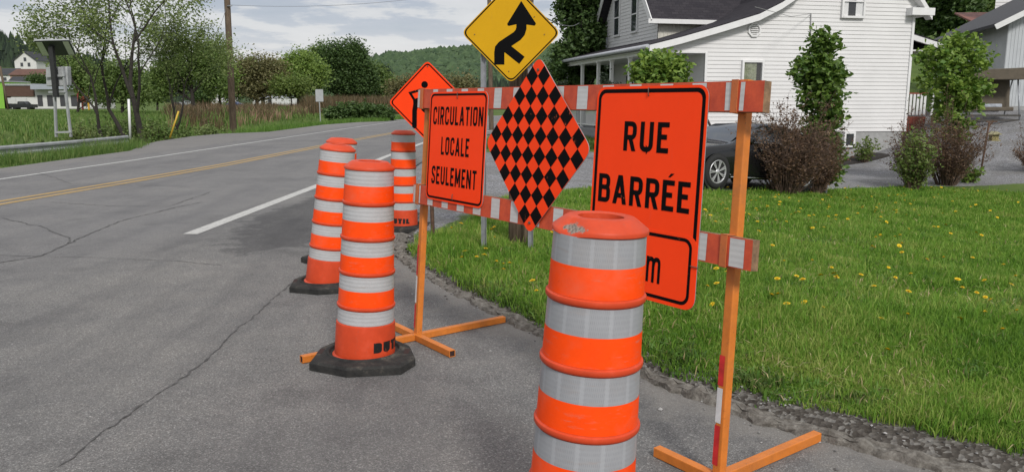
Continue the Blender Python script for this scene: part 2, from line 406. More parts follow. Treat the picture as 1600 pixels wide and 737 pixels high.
# road: one sheet at z = 0
rm, g = newmat('asphalt', .86, .25)
co = g.coord()
v = g.vor(co, 190, out='Color'); sp = g.N.new('ShaderNodeSeparateColor'); g.L.new(v, sp.inputs[0])
agg = g.ramp(sp.outputs[0], [(0, (.080, .078, .075)), (.5, (.142, .138, .133)), (.85, (.200, .195, .188)), (1, (.38, .37, .36))])
fine = g.noise(co, 420, 3)
agg = g.mix(.35, agg, g.ramp(fine, [(.3, (.07, .07, .07)), (.7, (.26, .255, .255))]))
v2 = g.N.new('ShaderNodeTexVoronoi'); v2.inputs['Scale'].default_value = 62; v2.inputs['Randomness'].default_value = 1; g.L.new(co, v2.inputs[0]); s2_ = g.N.new('ShaderNodeSeparateColor'); g.L.new(v2.outputs['Color'], s2_.inputs[0])
near_ = g.ramp(v2.outputs['Distance'], [(.22, 1), (.34, 0)])
agg = g.mix(g.math('MULTIPLY', near_, g.ramp(s2_.outputs[0], [(.84, 0), (.88, .5)])), agg, (.40, .39, .37)); agg = g.mix(g.math('MULTIPLY', near_, g.ramp(s2_.outputs[1], [(.84, 0), (.88, .55)])), agg, (.035, .034, .033))
big = g.noise(co, .55, 6, .6); mid = g.noise(co, 3.2, 6, .65)
tone = g.math('ADD', g.math('MULTIPLY', big, .8), g.math('MULTIPLY', mid, .5))
c = g.mix(1.0, agg, g.ramp(tone, [(.45, (.66, .65, .65)), (.62, (1, .99, .98)), (.85, (1.28, 1.25, 1.2))]), 'MULTIPLY')
wp1 = g.N.new('ShaderNodeMapping'); wp1.inputs['Scale'].default_value = (1.2, .16, 1); wp1.inputs['Rotation'].default_value = (0, 0, .12); g.L.new(co, wp1.inputs[0])
streak = g.noise(wp1.outputs[0], 1.6, 5, .6); c = g.mix(g.ramp(streak, [(.48, 0), (.66, .45)]), c, (.085, .083, .085))
spots_ = g.vor(g.mix(.12, co, g.N.new('ShaderNodeTexNoise').outputs[1]), .9); c = g.mix(g.ramp(spots_, [(.05, .45), (.13, 0)]), c, (.06, .058, .058))
c = g.mix(g.ramp(g.noise(co, 14, 8, .8), [(.60, 0), (.70, .35)]), c, (.27, .262, .25))
fadeY = g.N.new('ShaderNodeSeparateXYZ'); g.L.new(co, fadeY.inputs[0])
# dark newer patch beside the end of the white line, pale dusty band by the kerb (attributes)
dk = g.math('MULTIPLY', g.math('SUBTRACT', g.math('ADD', g.attr('dark'), g.math('MULTIPLY', g.math('SUBTRACT', mid, .5), 1.8)), .5), 5.0, clamp=True)
c = g.mix(g.math('MULTIPLY', dk, .85), c, g.mix(1.0, c, (.50, .50, .52), 'MULTIPLY'))
ds = g.math('MULTIPLY', g.math('SUBTRACT', g.math('ADD', g.attr('dust'), g.math('MULTIPLY', g.math('SUBTRACT', mid, .5), 1.6)), .55), 3.0, clamp=True)
c = g.mix(g.math('MULTIPLY', ds, .55), c, (.215, .200, .180))
ln = g.attr('lane')      # the travelled lanes are smoother and more worn than the apron
c = g.mix(g.math('MULTIPLY', ln, .55), c, g.mix(.6, c, (.175, .172, .178)))
crk = g.vor(g.mix(.04, co, g.N.new('ShaderNodeTexNoise').outputs[1]), .42, 'DISTANCE_TO_EDGE')
g.base(c)
g.bump(g.math('ADD', g.math('MULTIPLY', g.vor(co, 190), .8), g.math('MULTIPLY', fine, .5)), .55, .006)
RL = [(x-1.5 if y < 30 else x-1.7, y) for x, y in LLINE]
LAY = [tuple(gnd(*p)[:2]) for p in [(225, 226), (245, 221), (300, 213), (345, 209), (420, 206), (505, 195), (560, 191), (606, 189.5)]]
LAYP = [p for p in LAY]
left_b = [(-13.6, -20), (-12.2, 0), (-11.55, 9), (-11.35, 15), (-11.5, 20), (-11.6, 24)]+LAYP+[(-10.4, 66), (-8.3, 74), (-3, 87), (8, 101), (29, 118)]
right_b = [(36, 81), (19.5, 69), (10.5, 60), (4.2, 50.5), (.4, 42), (-1.2, 35.6), (-2.05, 29.3), (-2.25, 21.3), (-2.2, 13.9), (-1.9, 11.3)]+[tuple(p) for p in CURB[:13]]+[(14, -20)]
rpol = left_b+right_b
# triangulate on a grid so the masks have vertices: mesh grid cells clipped by polygon with bisect-free approach
import bmesh
bm = bmesh.new(); vs = [bm.verts.new((x, y, 0)) for x, y in rpol]; bm.faces.new(vs)
for cut, no, rngc in (('x', (1, 0, 0), np.arange(-12, 4, .5)), ('y', (0, 1, 0), np.concatenate([np.arange(-1, 20, .5), np.arange(20, 70, 2.5)]))):
    for cc in rngc:
        bmesh.ops.bisect_plane(bm, geom=bm.verts[:]+bm.edges[:]+bm.faces[:], plane_co=(cc, 0, 0) if cut == 'x' else (0, cc, 0), plane_no=no)
bmesh.ops.recalc_face_normals(bm, faces=bm.faces[:])
me = bpy.data.meshes.new('road'); bm.to_mesh(me); bm.free(); me.materials.append(rm)
road = bpy.data.objects.new('road', me); C.objects.link(road); tag(road, kind='structure')
rv = np.array([v.co[:] for v in me.vertices])
if me.polygons[0].normal.z < 0: me.flip_normals()
DARK = [tuple(gnd(*p)[:2]) for p in [(330, 392), (395, 338), (497, 303), (600, 262), (655, 238), (665, 300), (620, 340), (560, 372), (470, 385), (420, 400)]]
ind = inpoly(rv[:, 0], rv[:, 1], DARK); dd = pdist(rv[:, 0], rv[:, 1], np.array(DARK+[DARK[0]]))
dark = np.clip(.5+np.where(ind, dd, -dd)/.7, 0, 1)
dust = np.maximum(np.clip(1-pdist(rv[:, 0], rv[:, 1], CURB)/.8, 0, 1), .95*np.clip((np.interp(rv[:, 1], LLINE[:, 1], LLINE[:, 0])-.3-rv[:, 0])/.8, 0, 1))
lane = np.clip((np.interp(rv[:, 1], RLINE[:, 1], RLINE[:, 0])+.3-rv[:, 0])/.6, 0, 1)*np.clip((rv[:, 1]-5+rv[:, 0]*0)/4, 0, 1)
for nme, arr in (('dark', dark), ('dust', dust), ('lane', lane)):
    a = me.attributes.new(nme, 'FLOAT', 'POINT'); a.data.foreach_set('value', arr.astype(np.float32))

def smooth_line(P, step=.5):
    P = np.array(P, float); d = np.concatenate([[0], np.cumsum(np.hypot(*np.diff(P, axis=0).T))])
    s = np.arange(0, d[-1], step); return np.stack([np.interp(s, d, P[:, 0]), np.interp(s, d, P[:, 1])], 1)
def ribbon(name, P, w, z, m, jitter=0., off=0.):
    P = smooth_line(P, .5 if not jitter or w > .06 else .035); T = np.gradient(P, axis=0); T /= np.linalg.norm(T, axis=1)[:, None]; Nn = np.stack([-T[:, 1], T[:, 0]], 1)
    jw = 1+jitter*rng.standard_normal((len(P), 2))
    A = P+Nn*(off+w/2*jw[:, :1]); B = P+Nn*(off-w/2*jw[:, 1:]); n = len(P)
    V = np.zeros((2*n, 3)); V[:n, :2] = A; V[n:, :2] = B; V[:, 2] = z
    i = np.arange(n-1); Fq = np.stack([i, i+n, i+n+1, i+1], 1)
    o = np_mesh(name, V, Fq, m); tag(o, kind='structure'); return o
def worn_paint(name, col, wear=.5):
    m, g = newmat(name, .75, .3); co = g.coord()
    w = g.ramp(g.noise(co, 26, 8, .75), [(wear-.06, (.15, .148, .148)), (wear+.05, col)])
    g.base(g.mix(g.ramp(g.noise(co, 4, 4), [(.3, 0), (.8, .4)]), w, (.24, .235, .23))); return m
wp = worn_paint('worn_white_paint', (.50, .49, .465), .42); wl = worn_paint('thin_white_paint', (.52, .52, .50), .44)
yp = worn_paint('worn_yellow_paint', (.44, .27, .06), .44)
seg = [p for p in RLINE if p[1] > 8.8]; seg = [gnd(297, 366)[:2]]+seg[1:]
ribbon('white_line', seg, .17, .004, wp)
ribbon('white_line', [p for p in LLINE], .12, .004, wl)
ribbon('yellow_line', YLINE, .12, .004, yp, off=.13); ribbon('yellow_line', [p for p in YLINE], .12, .004, yp, off=-.13)
# cracks that run across the apron and the lane
cm = mat('crack_tar', (.060, .058, .056), .95, .25, 12, col2=(.13, .127, .125), lo=.40, hi=.62)
def wiggle(P, amp, step=.06):
    P = smooth_line(P, step); n = len(P); w = np.cumsum(rng.standard_normal(n))*amp*.35; w -= np.linspace(w[0], w[-1], n)
    w += rng.standard_normal(n)*amp*.25; T = np.gradient(P, axis=0); T /= np.linalg.norm(T, axis=1)[:, None]
    return P+np.stack([-T[:, 1], T[:, 0]], 1)*w[:, None]
for px, w in (([(60, 750), (150, 680), (240, 610), (300, 570), (370, 510), (430, 462), (470, 430)], .008), ([(-30, 415), (60, 400), (105, 380), (160, 355), (230, 335), (320, 315)], .015),
              ([(-10, 398), (60, 400), (150, 402), (260, 408), (350, 415)], .007), ([(105, 380), (110, 372), (60, 352), (0, 340)], .012), ([(80, 316), (180, 322), (260, 322), (330, 300)], .012), ([(60, 270), (110, 287), (200, 290), (300, 292)], .010)):
    ribbon('road_crack', wiggle([gnd(*p)[:2] for p in px], .02), w, .0045, cm, jitter=.55)

# broken low kerb along the lawn
def kerb():
    P = smooth_line([p for p in CURB if p[1] > -.6 and p[1] < 8.8], .045); n = len(P)
    T = np.gradient(P, axis=0); T /= np.linalg.norm(T, axis=1)[:, None]; Nn = np.stack([T[:, 1], -T[:, 0]], 1)*-1
    k = 9; V = np.zeros((n, k, 3)); ln = np.arange(n)*.045
    hw = .058+.010*np.sin(ln*2.1)+.014*rng.standard_normal(n); hh = .044+.010*np.sin(ln*1.3+1)+.009*rng.standard_normal(n)
    for j in range(k):
        a = j/(k-1); s = (a-.5)*2*hw
        off = s+.007*rng.standard_normal(n)
        V[:, j, :2] = P+Nn*off[:, None]
        V[:, j, 2] = -.012+hh*np.sin(math.pi*min(max(a*.9+.05, 0), 1))**.6+.0035*rng.standard_normal(n)*(0 < j < k-1)
    V[:, 0, 2] = -.01; V[:, -1, 2] = .02
    i = np.arange(n-1)[:, None]*k+np.arange(k-1)[None]; i = i.ravel()
    m, g = newmat('kerb_concrete', .95, .15); co = g.coord()
    c = g.ramp(g.noise(co, 22, 8, .7), [(.32, (.075, .067, .058)), (.5, (.15, .137, .12)), (.68, (.25, .235, .21))])
    g.base(c); g.bump(g.noise(co, 70, 6), .8, .012)
    o = np_mesh('kerb', V.reshape(-1, 3), np.stack([i, i+1, i+k+1, i+k], 1), m, smooth=False); tag(o, kind='structure')
kerb()
# loose stones along the kerb and on the apron
def pebbles():
    ico = [(0, 0, 1), (.9, 0, .2), (.2, .9, .2), (-.8, .4, .1), (-.5, -.8, .2), (.5, -.8, .1), (0, 0, -.6)]
    fi = [(0, 1, 2), (0, 2, 3), (0, 3, 4), (0, 4, 5), (0, 5, 1), (6, 2, 1), (6, 3, 2), (6, 4, 3), (6, 5, 4), (6, 1, 5)]
    pts = []
    P = smooth_line([p for p in CURB if p[1] > 1.0 and p[1] < 9.5], .02)
    for q in range(1700):
        p = P[rng.integers(len(P))]; o = rng.normal(0.16, .17); n = rng.random()*6.28
        pts.append((p[0]+.62*o+rng.normal(0, .03), p[1]+.78*o+rng.normal(0, .03), abs(rng.normal(0, .005))+.003))
    for q in range(900):
        y = rng.uniform(2.2, 9); x = rng.uniform(-.75*y-1, .6*y)
        pts.append((x, y, abs(rng.normal(0, .0022))+.0013))
    Vb = np.array(ico); Fb = np.array(fi); VV = []; FFp = []; o = 0
    A = np.array(pts); Z = zt(A[:, 0], A[:, 1]); Z = np.maximum(Z, np.where(Z < -.01, 0., Z))
    for (x, y, r), z in zip(A, Z):
        a = rng.random()*6.28; c, s = math.cos(a), math.sin(a); sc = np.array((1, rng.uniform(.6, 1), rng.uniform(.4, .8)))*r
        q = (Vb+rng.normal(0, .12, Vb.shape))*sc; q = np.stack([q[:, 0]*c-q[:, 1]*s+x, q[:, 0]*s+q[:, 1]*c+y, q[:, 2]+z+r*.2], 1)
        VV.append(q); FFp.append(Fb+o); o += len(Vb)
    m = mat('pebble', (.12, .115, .11), .9, .4, 2, col2=(.34, .33, .32), island=True)
    tag(np_mesh('gravel_scatter', np.concatenate(VV), np.concatenate(FFp), m), kind='stuff')
pebbles()

# ------------------------------------------------------------------ hills
def hill(name, az, D0, D1, ridge, base, m, n=60, k=26, bumps=0.):
    """ridge: px->(y px) profile seen from the survey point; the hill rises from D0 to a crest at D1 and falls away beyond"""
    xs = np.linspace(az[0], az[1], n); V = []
    for x in xs:
        hy = np.interp(x, [p[0] for p in ridge], [p[1] for p in ridge]); top = atY(x, hy, D1)[2]
        dx = atY(x, HZ, 1.)[0]
        for j in range(k):
            t = j/(k-1); Yd = D0+(D1*1.5-D0)*t; s = (Yd-D0)/(D1-D0)
            z = base+(top-base)*(float(sstep(s)) if s < 1 else float(1-.5*sstep((s-1)/.6)))
            V.append((dx*Yd, Yd, z+bumps*math.sin(x*.11+Yd*.013)*min(s, 1)))
    V = np.array(V); i = (np.arange(n-1)[:, None]*k+np.arange(k-1)[None]).ravel()
    o = np_mesh(name, V, np.stack([i, i+k, i+k+1, i+1], 1), m, smooth=True); tag(o, kind='structure'); return V.reshape(n, k, 3)
fm = mat('forest_floor', (.022, .040, .016), .95, .2, .01)
H1 = hill('hills', (380, 1900), 620, 1250, [(380, 104), (540, 101), (570, 95), (640, 88), (700, 82), (760, 79), (900, 76), (1200, 70), (1900, 60)], -4, fm, bumps=4)
H2 = hill('hills', (-420, 330), 300, 520, [(-420, 50), (-60, 68), (0, 72), (40, 78), (70, 90), (130, 104), (200, 128), (330, 150)], -4, fm)
def sample(H, count, kmax):
    n, k, _ = H.shape; u = rng.random(count)*(n-1.01); v = rng.random(count)**.8*(kmax-1.01); i = u.astype(int); j = v.astype(int); a = (u-i)[:, None]; b = (v-j)[:, None]
    return (H[i, j]*(1-a)+H[i+1, j]*a)*(1-b)+(H[i, j+1]*(1-a)+H[i+1, j+1]*a)*b
def crowns(name, P, rad, m, cone=False):
    if cone:
        ang = np.arange(7)/7*2*math.pi; ringv = lambda r, z: np.stack([np.cos(ang)*r, np.sin(ang)*r, np.full(7, z)], 1)
        Vb = np.concatenate([ringv(.26, 0.0), ringv(.15, .45), ringv(.2, .42), ringv(.08, .8), [[0, 0, 1.1]]])
        Fb = []
        for a, b in ((0, 7), (14, 21)):
            for q in range(7): Fb += [(a+q, a+(q+1) % 7, b+(q+1) % 7), (a+q, b+(q+1) % 7, b+q)]
        for q in range(7): Fb.append((21+q, 21+(q+1) % 7, 28))
        Vb = np.array(Vb)
    else:
        bm = bmesh.new(); bmesh.ops.create_icosphere(bm, subdivisions=1, radius=1); bm.verts.ensure_lookup_table()
        Vb = np.array([v.co[:] for v in bm.verts]); Fb = [tuple(v.index for v in f.verts) for f in bm.faces]; bm.free()
    Fb = np.array(Fb); n = len(P); r = rad*rng.uniform(.6, 1.3, n)
    V = Vb[None]*r[:, None, None]*(1+rng.normal(0, .22 if not cone else .05, (n, len(Vb), 1)))
    if not cone: V[:, :, 2] *= rng.uniform(.8, 1.4, (n, 1))
    V = V+P[:, None, :]; Fx = Fb[None]+(np.arange(n)*len(Vb))[:, None, None]
    return tag(np_mesh(name, V.reshape(-1, 3), Fx.reshape(-1, 3), m), kind='stuff')
hm1 = mat('far_deciduous', (.030, .060, .026), .95, .1, .004, col2=(.070, .112, .046), island=True, lo=.2, hi=.8)
hm2 = mat('far_conifer', (.010, .022, .012), .95, .2, .01, col2=(.028, .048, .022), island=True)
crowns('forest', sample(H1[:36], 26000, 19), 4.6, hm1)
crowns('conifer_forest', sample(H2, 3200, 18)-np.array((0, 0, 1)), 9., hm2, cone=True)
# dark conifer belt at the foot of the far hill
xb = rng.uniform(560, 900, 700); db = rng.uniform(560, 760, 700)
Pb = np.stack([(xb-800)/F_PX*db, db, np.full(700, -3)+(db-560)*.06], 1); crowns('conifer_belt', Pb, 13, hm2, cone=True)

# ------------------------------------------------------------------ traffic barrels
def plastic(name, col, scuff=False):
    m, g = newmat(name, .5, .3); co = g.coord()
    n = g.noise(co, 7, 7, .7)
    c = g.ramp(n, [(.3, tuple(v*.82 for v in col)), (.55, col), (.75, tuple(min(1, v*1.12+.02) for v in col))])
    st = g.noise(co, 38, 8, .75); c = g.mix(g.ramp(st, [(.60, 0), (.74, .65)]), c, (.22, .12, .09))
    if scuff:
        sx = g.N.new('ShaderNodeSeparateXYZ'); g.L.new(co, sx.inputs[0])
        ang = g.math('ARCTAN2', sx.outputs[1], sx.outputs[0])       # dent on the rim, towards the road
        d1 = g.math('ABSOLUTE', g.math('ADD', ang, 2.40)); d2 = g.math('ABSOLUTE', g.math('SUBTRACT', sx.outputs[2], 1.106))
        k = g.math('ADD', g.math('MULTIPLY', d1, 1.35), g.math('MULTIPLY', d2, 34))
        k = g.math('ADD', k, g.math('MULTIPLY', g.noise(co, 45, 6, .75), 2.1))
        mk = g.ramp(k, [(.30, 1), (.36, 0)]); k2 = g.math('SUBTRACT', k, 1.22)
        mk = g.math('MULTIPLY', g.math('SUBTRACT', .40, k2), 6, clamp=True)
        c = g.mix(mk, c, g.ramp(g.noise(co, 120, 5), [(.35, (.09, .075, .06)), (.6, (.30, .24, .20))]))
    g.base(c); g.bump(g.noise(co, 55, 6), .18, .003); return m
ORANGE = (.58, .060, .017)
barrel_plastic = plastic('barrel_plastic', ORANGE); barrel_plastic_scuffed = plastic('barrel_plastic_scuffed', ORANGE, True)
def sheet(name, col, hexes=False, wrinkle=0., rough=.4):
    m, g = newmat(name, rough, .6); co = g.coord()
    c = g.ramp(g.noise(co, 9, 8, .7), [(.3, tuple(v*.88 for v in col)), (.7, tuple(min(1, v*1.06) for v in col))])
    c = g.mix(g.ramp(g.noise(co, 60, 8, .8), [(.62, 0), (.72, .7)]), c, tuple(v*.45 for v in col))
    mpx = g.N.new('ShaderNodeMapping'); mpx.inputs['Scale'].default_value = (9, 9, 60); g.L.new(co, mpx.inputs[0])
    c = g.mix(g.ramp(g.noise(mpx.outputs[0], 1.0, 6, .75), [(.57, 0), (.70, .35)]), c, (.30, .22, .17)); c = g.mix(g.ramp(g.noise(co, 5, 5, .6), [(.52, 0), (.75, .22)]), c, (.34, .26, .20))
    if hexes:
        sx = g.N.new('ShaderNodeSeparateXYZ'); g.L.new(co, sx.inputs[0])
        ang = g.math('ARCTAN2', sx.outputs[1], sx.outputs[0])
        a = g.math('MULTIPLY', ang, 34); z = g.math('MULTIPLY', sx.outputs[2], 200)
        rowp = g.math('MULTIPLY', g.math('FLOOR', g.math('MULTIPLY', z, .31831)), 1.5708)
        cell = g.math('MULTIPLY', g.math('SINE', g.math('ADD', g.math('MULTIPLY', a, 5.0), rowp)), g.math('SINE', z))
        c = g.mix(g.ramp(cell, [(.30, 0), (.75, .30)]), c, tuple(v*.50 for v in col))
        # vertical herringbone seams in the sheeting
        zg = g.math('MULTIPLY', g.math('PINGPONG', g.math('MULTIPLY', sx.outputs[2], 70), .5), .6)
        seam = g.math('SINE', g.math('MULTIPLY', g.math('ADD', ang, g.math('MULTIPLY', zg, .05)), 13.0))
        c = g.mix(g.ramp(seam, [(.80, 0), (.92, .35)]), c, tuple(min(1, v*1.35) for v in col))
    g.base(c)
    if wrinkle:
        sx = g.N.new('ShaderNodeSeparateXYZ'); g.L.new(co, sx.inputs[0])
        w = g.math('SINE', g.math('MULTIPLY', sx.outputs[2], 290)); g.bump(g.math('ADD', g.math('MULTIPLY', w, .22), g.noise(co, 16, 4)), wrinkle, .004)
    return m
white_near = sheet('reflective_sheeting_hex', (.31, .315, .33), True, rough=.38)
white_band = sheet('reflective_sheeting_white', (.43, .43, .435), False, .35, .33)
fluo = sheet('fluorescent_orange_sheeting', (1.0, .072, .004), False, 0, .55)
fluo.node_tree.nodes['Principled BSDF'].inputs['Specular IOR Level'].default_value = .15
rubber, g = newmat('recycled_rubber', .9, .25); co = g.coord()
c = g.ramp(g.noise(co, 8, 8, .7), [(.35, (.017, .017, .017)), (.55, (.035, .034, .032)), (.72, (.12, .105, .085))]); g.base(c); g.bump(g.noise(co, 90, 6), .7, .006)
black_ink, g = newmat('black_ink', .6, .3); co = g.coord()
g.base(g.ramp(g.noise(co, 55, 9, .8), [(.60, (.012, .012, .012)), (.66, (.55, .10, .04))]))
dark_hole = mat('dark_inside', (.03, .012, .010), .9, .1)  # near-black colour standing in for the shade inside openings

def barrel(label, x, y, lean=.056, rot=0., base_rot=0., near=False, leany=0., text=2.0):
    t = thing('traffic_barrel', label, 'traffic barrel', (x, y, 0.0), 0, 'orange and white traffic barrels')
    Rz = lambda z: .171-.031*z
    sh = Matrix(((1, 0, lean, 0), (0, 1, leany, 0), (0, 0, 1, 0), (0, 0, 0, 1)))   # the drum leans with the crossfall
    drum = Matrix.Translation((0, 0, 0)) @ Matrix.Rotation(math.atan(lean), 4, 'Y') @ Matrix.Rotation(-math.atan(leany), 4, 'X')
    def place(o): o.matrix_local = drum @ Matrix.Rotation(rot, 4, 'Z'); return o
    mb = MB(); prof = [(Rz(0)+.012, .02), (Rz(0)+.012, .035), (Rz(0), .045), (Rz(.2)+.001, .219), (Rz(.22), .230), (Rz(.234)-.006, .234)]
    for k in range(5):
        z0 = .234+.193*k
        prof += [(Rz(z0)-.006, z0), (Rz(z0+.081)-.006, z0+.081)]
        if k < 4: prof += [(Rz(z0+.085)-.001, z0+.0845), (Rz(z0+.09)+.002, z0+.088), (Rz(z0+.1)+.0035, z0+.097), (Rz(z0+.103)+.0025, z0+.1015), (Rz(z0+.103)-.001, z0+.104), (Rz(z0+.106)-.006, z0+.106), (Rz(z0+.193)-.006, z0+.193)]
        if False: pass
    prof += [(Rz(1.09)-.001, 1.089), (.1385, 1.091), (.139, 1.101), (.1365, 1.105), (.102, 1.131), (.096, 1.1345), (.072, 1.135), (.066, 1.132), (.065, 1.11), (.09, 1.09), (.11, .85), (.01, .85)]
    mb.lathe(prof, 72)
    bo = place(mb.build('body', barrel_plastic_scuffed if near else barrel_plastic, t))
    m = bo.modifiers.new('edge', 'EDGE_SPLIT'); m.split_angle = R(38)
    if near:                                                        # crushed rim
        for v in bo.data.vertices:
            a = math.atan2(v.co.y, v.co.x); k = math.exp(-((a+2.4)/.34)**2)*math.exp(-((v.co.z-1.106)/.022)**2)
            v.co.z -= .014*k; v.co.x *= 1-.10*k; v.co.y *= 1-.10*k
    for k in range(5):
        z0 = .234+.193*k; mb = MB(); mb.lathe([(Rz(z0)-.0045, z0-(.0 if k else -.002)), (Rz(z0+.081)-.0045, z0+.081)], 72)
        place(mb.build('reflective_band', white_near if near else white_band, t))
        if k < 4:
            mb = MB(); mb.lathe([(Rz(z0+.106)-.0042, z0+.1062), (Rz(z0+.193)-.0042, z0+.1932)], 72)
            place(mb.build('orange_band', fluo, t))
    # stencilled lettering round the foot of the drum
    mb = MB()
    for q, poly in enumerate(word('DUTIL', 0, .25, .085, .058, t=.30, gap=.10)):
        xs = [p[0] for p in poly]; zs_ = [p[1] for p in poly]
        nn = 4 if max(xs)-min(xs) > .02 else 2
        Vv = []
        a, b, c_, d = (poly+poly[-1:])[:4]
        for i in range(nn+1):
            f = i/nn
            for (p, q2) in ((a, b), (d, c_)):
                px = p[0]+(q2[0]-p[0])*f; pz = p[1]+(q2[1]-p[1])*f; rr = Rz(pz)+.0022+.00003*q; th = px/Rz(pz)+text
                Vv.append((rr*math.cos(th), rr*math.sin(th), pz))
        mb.add(Vv, [(2*i, 2*i+2, 2*i+3, 2*i+1) for i in range(nn)])
    place(mb.build('lettering', black_ink, t))
    # octagonal rubber ballast ring
    O = [(-.04, -.315), (.245, -.270), (.305, -.12), (.25, .09), (.08, .29), (-.15, .29), (-.268, .05), (-.268, -.20)]
    mb = MB(); n = 8
    lv = [(1.0, 0.0), (1.0, .040), (.965, .052)]; V = []
    for s, z in lv: V += [(px*s, py*s, z) for px, py in O]
    mb.add(V, [(l*n+i, l*n+(i+1) % n, (l+1)*n+(i+1) % n, (l+1)*n+i) for l in range(2) for i in range(n)])
    # top deck ring from octagon to round recess
    N2 = 48; rr = .205; angs = [2*math.pi*i/N2 for i in range(N2)]
    def octr(a):
        for i in range(8):
            ax, ay = O[i]; bx, by = O[(i+1) % 8]; dx, dy = math.cos(a), math.sin(a); den = dx*(by-ay)-dy*(bx-ax)
            if abs(den) < 1e-9: continue
            tt = (ax*(by-ay)-ay*(bx-ax))/den; u = (ax*dy-ay*dx)/den
            if tt > 0 and -1e-6 <= u <= 1+1e-6: return tt*.965
        return .3
    angs = sorted(angs+[math.atan2(py, px) % (2*math.pi) for px, py in O]); m_ = len(angs); V = []
    for a in angs: r0 = octr(a); V.append((r0*math.cos(a), r0*math.sin(a), .052))
    for r_, z_ in ((rr+.012, .053), (rr+.006, .061), (rr-.006, .061), (rr-.012, .046), (.165, .042)):
        for a in angs: V.append((r_*math.cos(a), r_*math.sin(a), z_))
    mb.add(V, [(l*m_+i, l*m_+(i+1) % m_, (l+1)*m_+(i+1) % m_, (l+1)*m_+i) for l in range(5) for i in range(m_)])
    o = mb.build('rubber_base', rubber, t); o.rotation_euler = (0, 0, base_rot)
    for a in (math.pi/2, -math.pi/2):
        hb = MB(); hb.box((math.copysign(.245, a), -.02, .0465), (.03, .085, .014)); h = hb.build('grip_slot_shade', dark_hole, o)  # no hole cut: dark box just proud, a slot's shade put into its colour
    return t
barrel('nearest and largest orange barrel, grey bands, with a scraped dent on its top rim', .195, 2.22, .052, R(0), 0, True, text=R(150))
barrel('orange barrel in front of the left barricade foot, whole black octagonal base in view', -.845, 4.34, .055, R(0), 0, text=R(-64))
barrel('worn barrel with torn white bands leaning half behind the stencilled one', -1.485, 6.17, .115, R(40), R(8), text=R(60))
barrel('farthest back of the two leaning barrels by the road, almost hidden behind the worn one', -1.62, 7.15, .075, R(10), R(70), text=R(90))
barrel('lone far barrel between the white road line and the thin brown sign post', -1.27, 9.05, .028, 0, R(80), text=R(-142))

# ------------------------------------------------------------------ barricade: two posts on cross feet, two striped planks
FOOT = .048; A0 = gnd(650, 519, FOOT); B0 = gnd(1120, 738, FOOT); FS = (CAM_H-FOOT)/CAM_H; Uv = (B0-A0)/np.linalg.norm(B0-A0); FL = float(np.linalg.norm(B0-A0))/FS
Wv = np.array((.056, .11, 1.)); Wv /= np.linalg.norm(Wv); Nv = np.cross(Uv, Wv); Nv /= np.linalg.norm(Nv)   # Nv looks at the viewer's side
def fr(x, y, z):      # frame coordinates: along, towards the viewer (y<0 away), up the leaning frame
    return tuple(A0+FS*(Uv*x+Nv*y+Wv*z))
def frame_paint(name, col):
    m, g = newmat(name, .5, .4); co = g.coord()
    c = g.ramp(g.noise(co, 12, 8, .7), [(.3, tuple(v*.78 for v in col)), (.6, col)])
    c = g.mix(g.ramp(g.noise(co, 45, 8, .8), [(.60, 0), (.67, .8)]), c, (.10, .05, .03)); c = g.mix(g.ramp(g.noise(co, 5, 6, .7), [(.5, 0), (.75, .45)]), c, (.33, .13, .05)); g.base(c); g.bump(g.noise(co, 80, 5), .2, .002); return m
post_paint = frame_paint('orange_steel_paint', (.62, .185, .026)); bracket_paint = frame_paint('bracket_paint', (.50, .13, .035))
def wood_paint(name):
    m, g = newmat(name, .55, .4); co = g.coord()
    c = g.ramp(g.noise(co, 16, 8, .7), [(.35, (.42, .052, .022)), (.65, (.60, .085, .030))])
    c = g.mix(g.ramp(g.noise(co, 42, 9, .85), [(.68, 0), (.71, .9)]), c, (.13, .08, .05)); g.base(c); g.bump(g.noise(co, 30, 6), .25, .003); return m
plank_red = wood_paint('plank_red_sheeting'); plank_white = sheet('plank_white_sheeting', (.50, .50, .49), False, .2)
raw_wood = mat('raw_wood', (.20, .12, .065), .85, .4, 25, .4, 40)
tape_red = mat('red_tape', (.50, .02, .02), .4, .2, 20); tape_white = mat('white_tape', (.60, .60, .60), .4, .12, 20)
bar_t = thing('barricade', 'road barricade of two striped red and white planks on orange posts with cross feet', 'barricade', (A0[0], A0[1], 0))
def child(mb, name, mats, parent, bevel=0.):
    """build in world coordinates, then parent keeping the place"""
    o = mb.build(name, mats, parent, bevel)
    if parent:
        M_ = parent_matrix(parent); o.matrix_parent_inverse = M_.inverted()
    return o
def parent_matrix(p):
    m = Matrix.Identity(4); ch = []
    while p: ch.append(p); p = p.parent
    for q in reversed(ch): m = m @ q.matrix_parent_inverse @ q.matrix_basis
    return m
PY = -.0145     # post centre plane
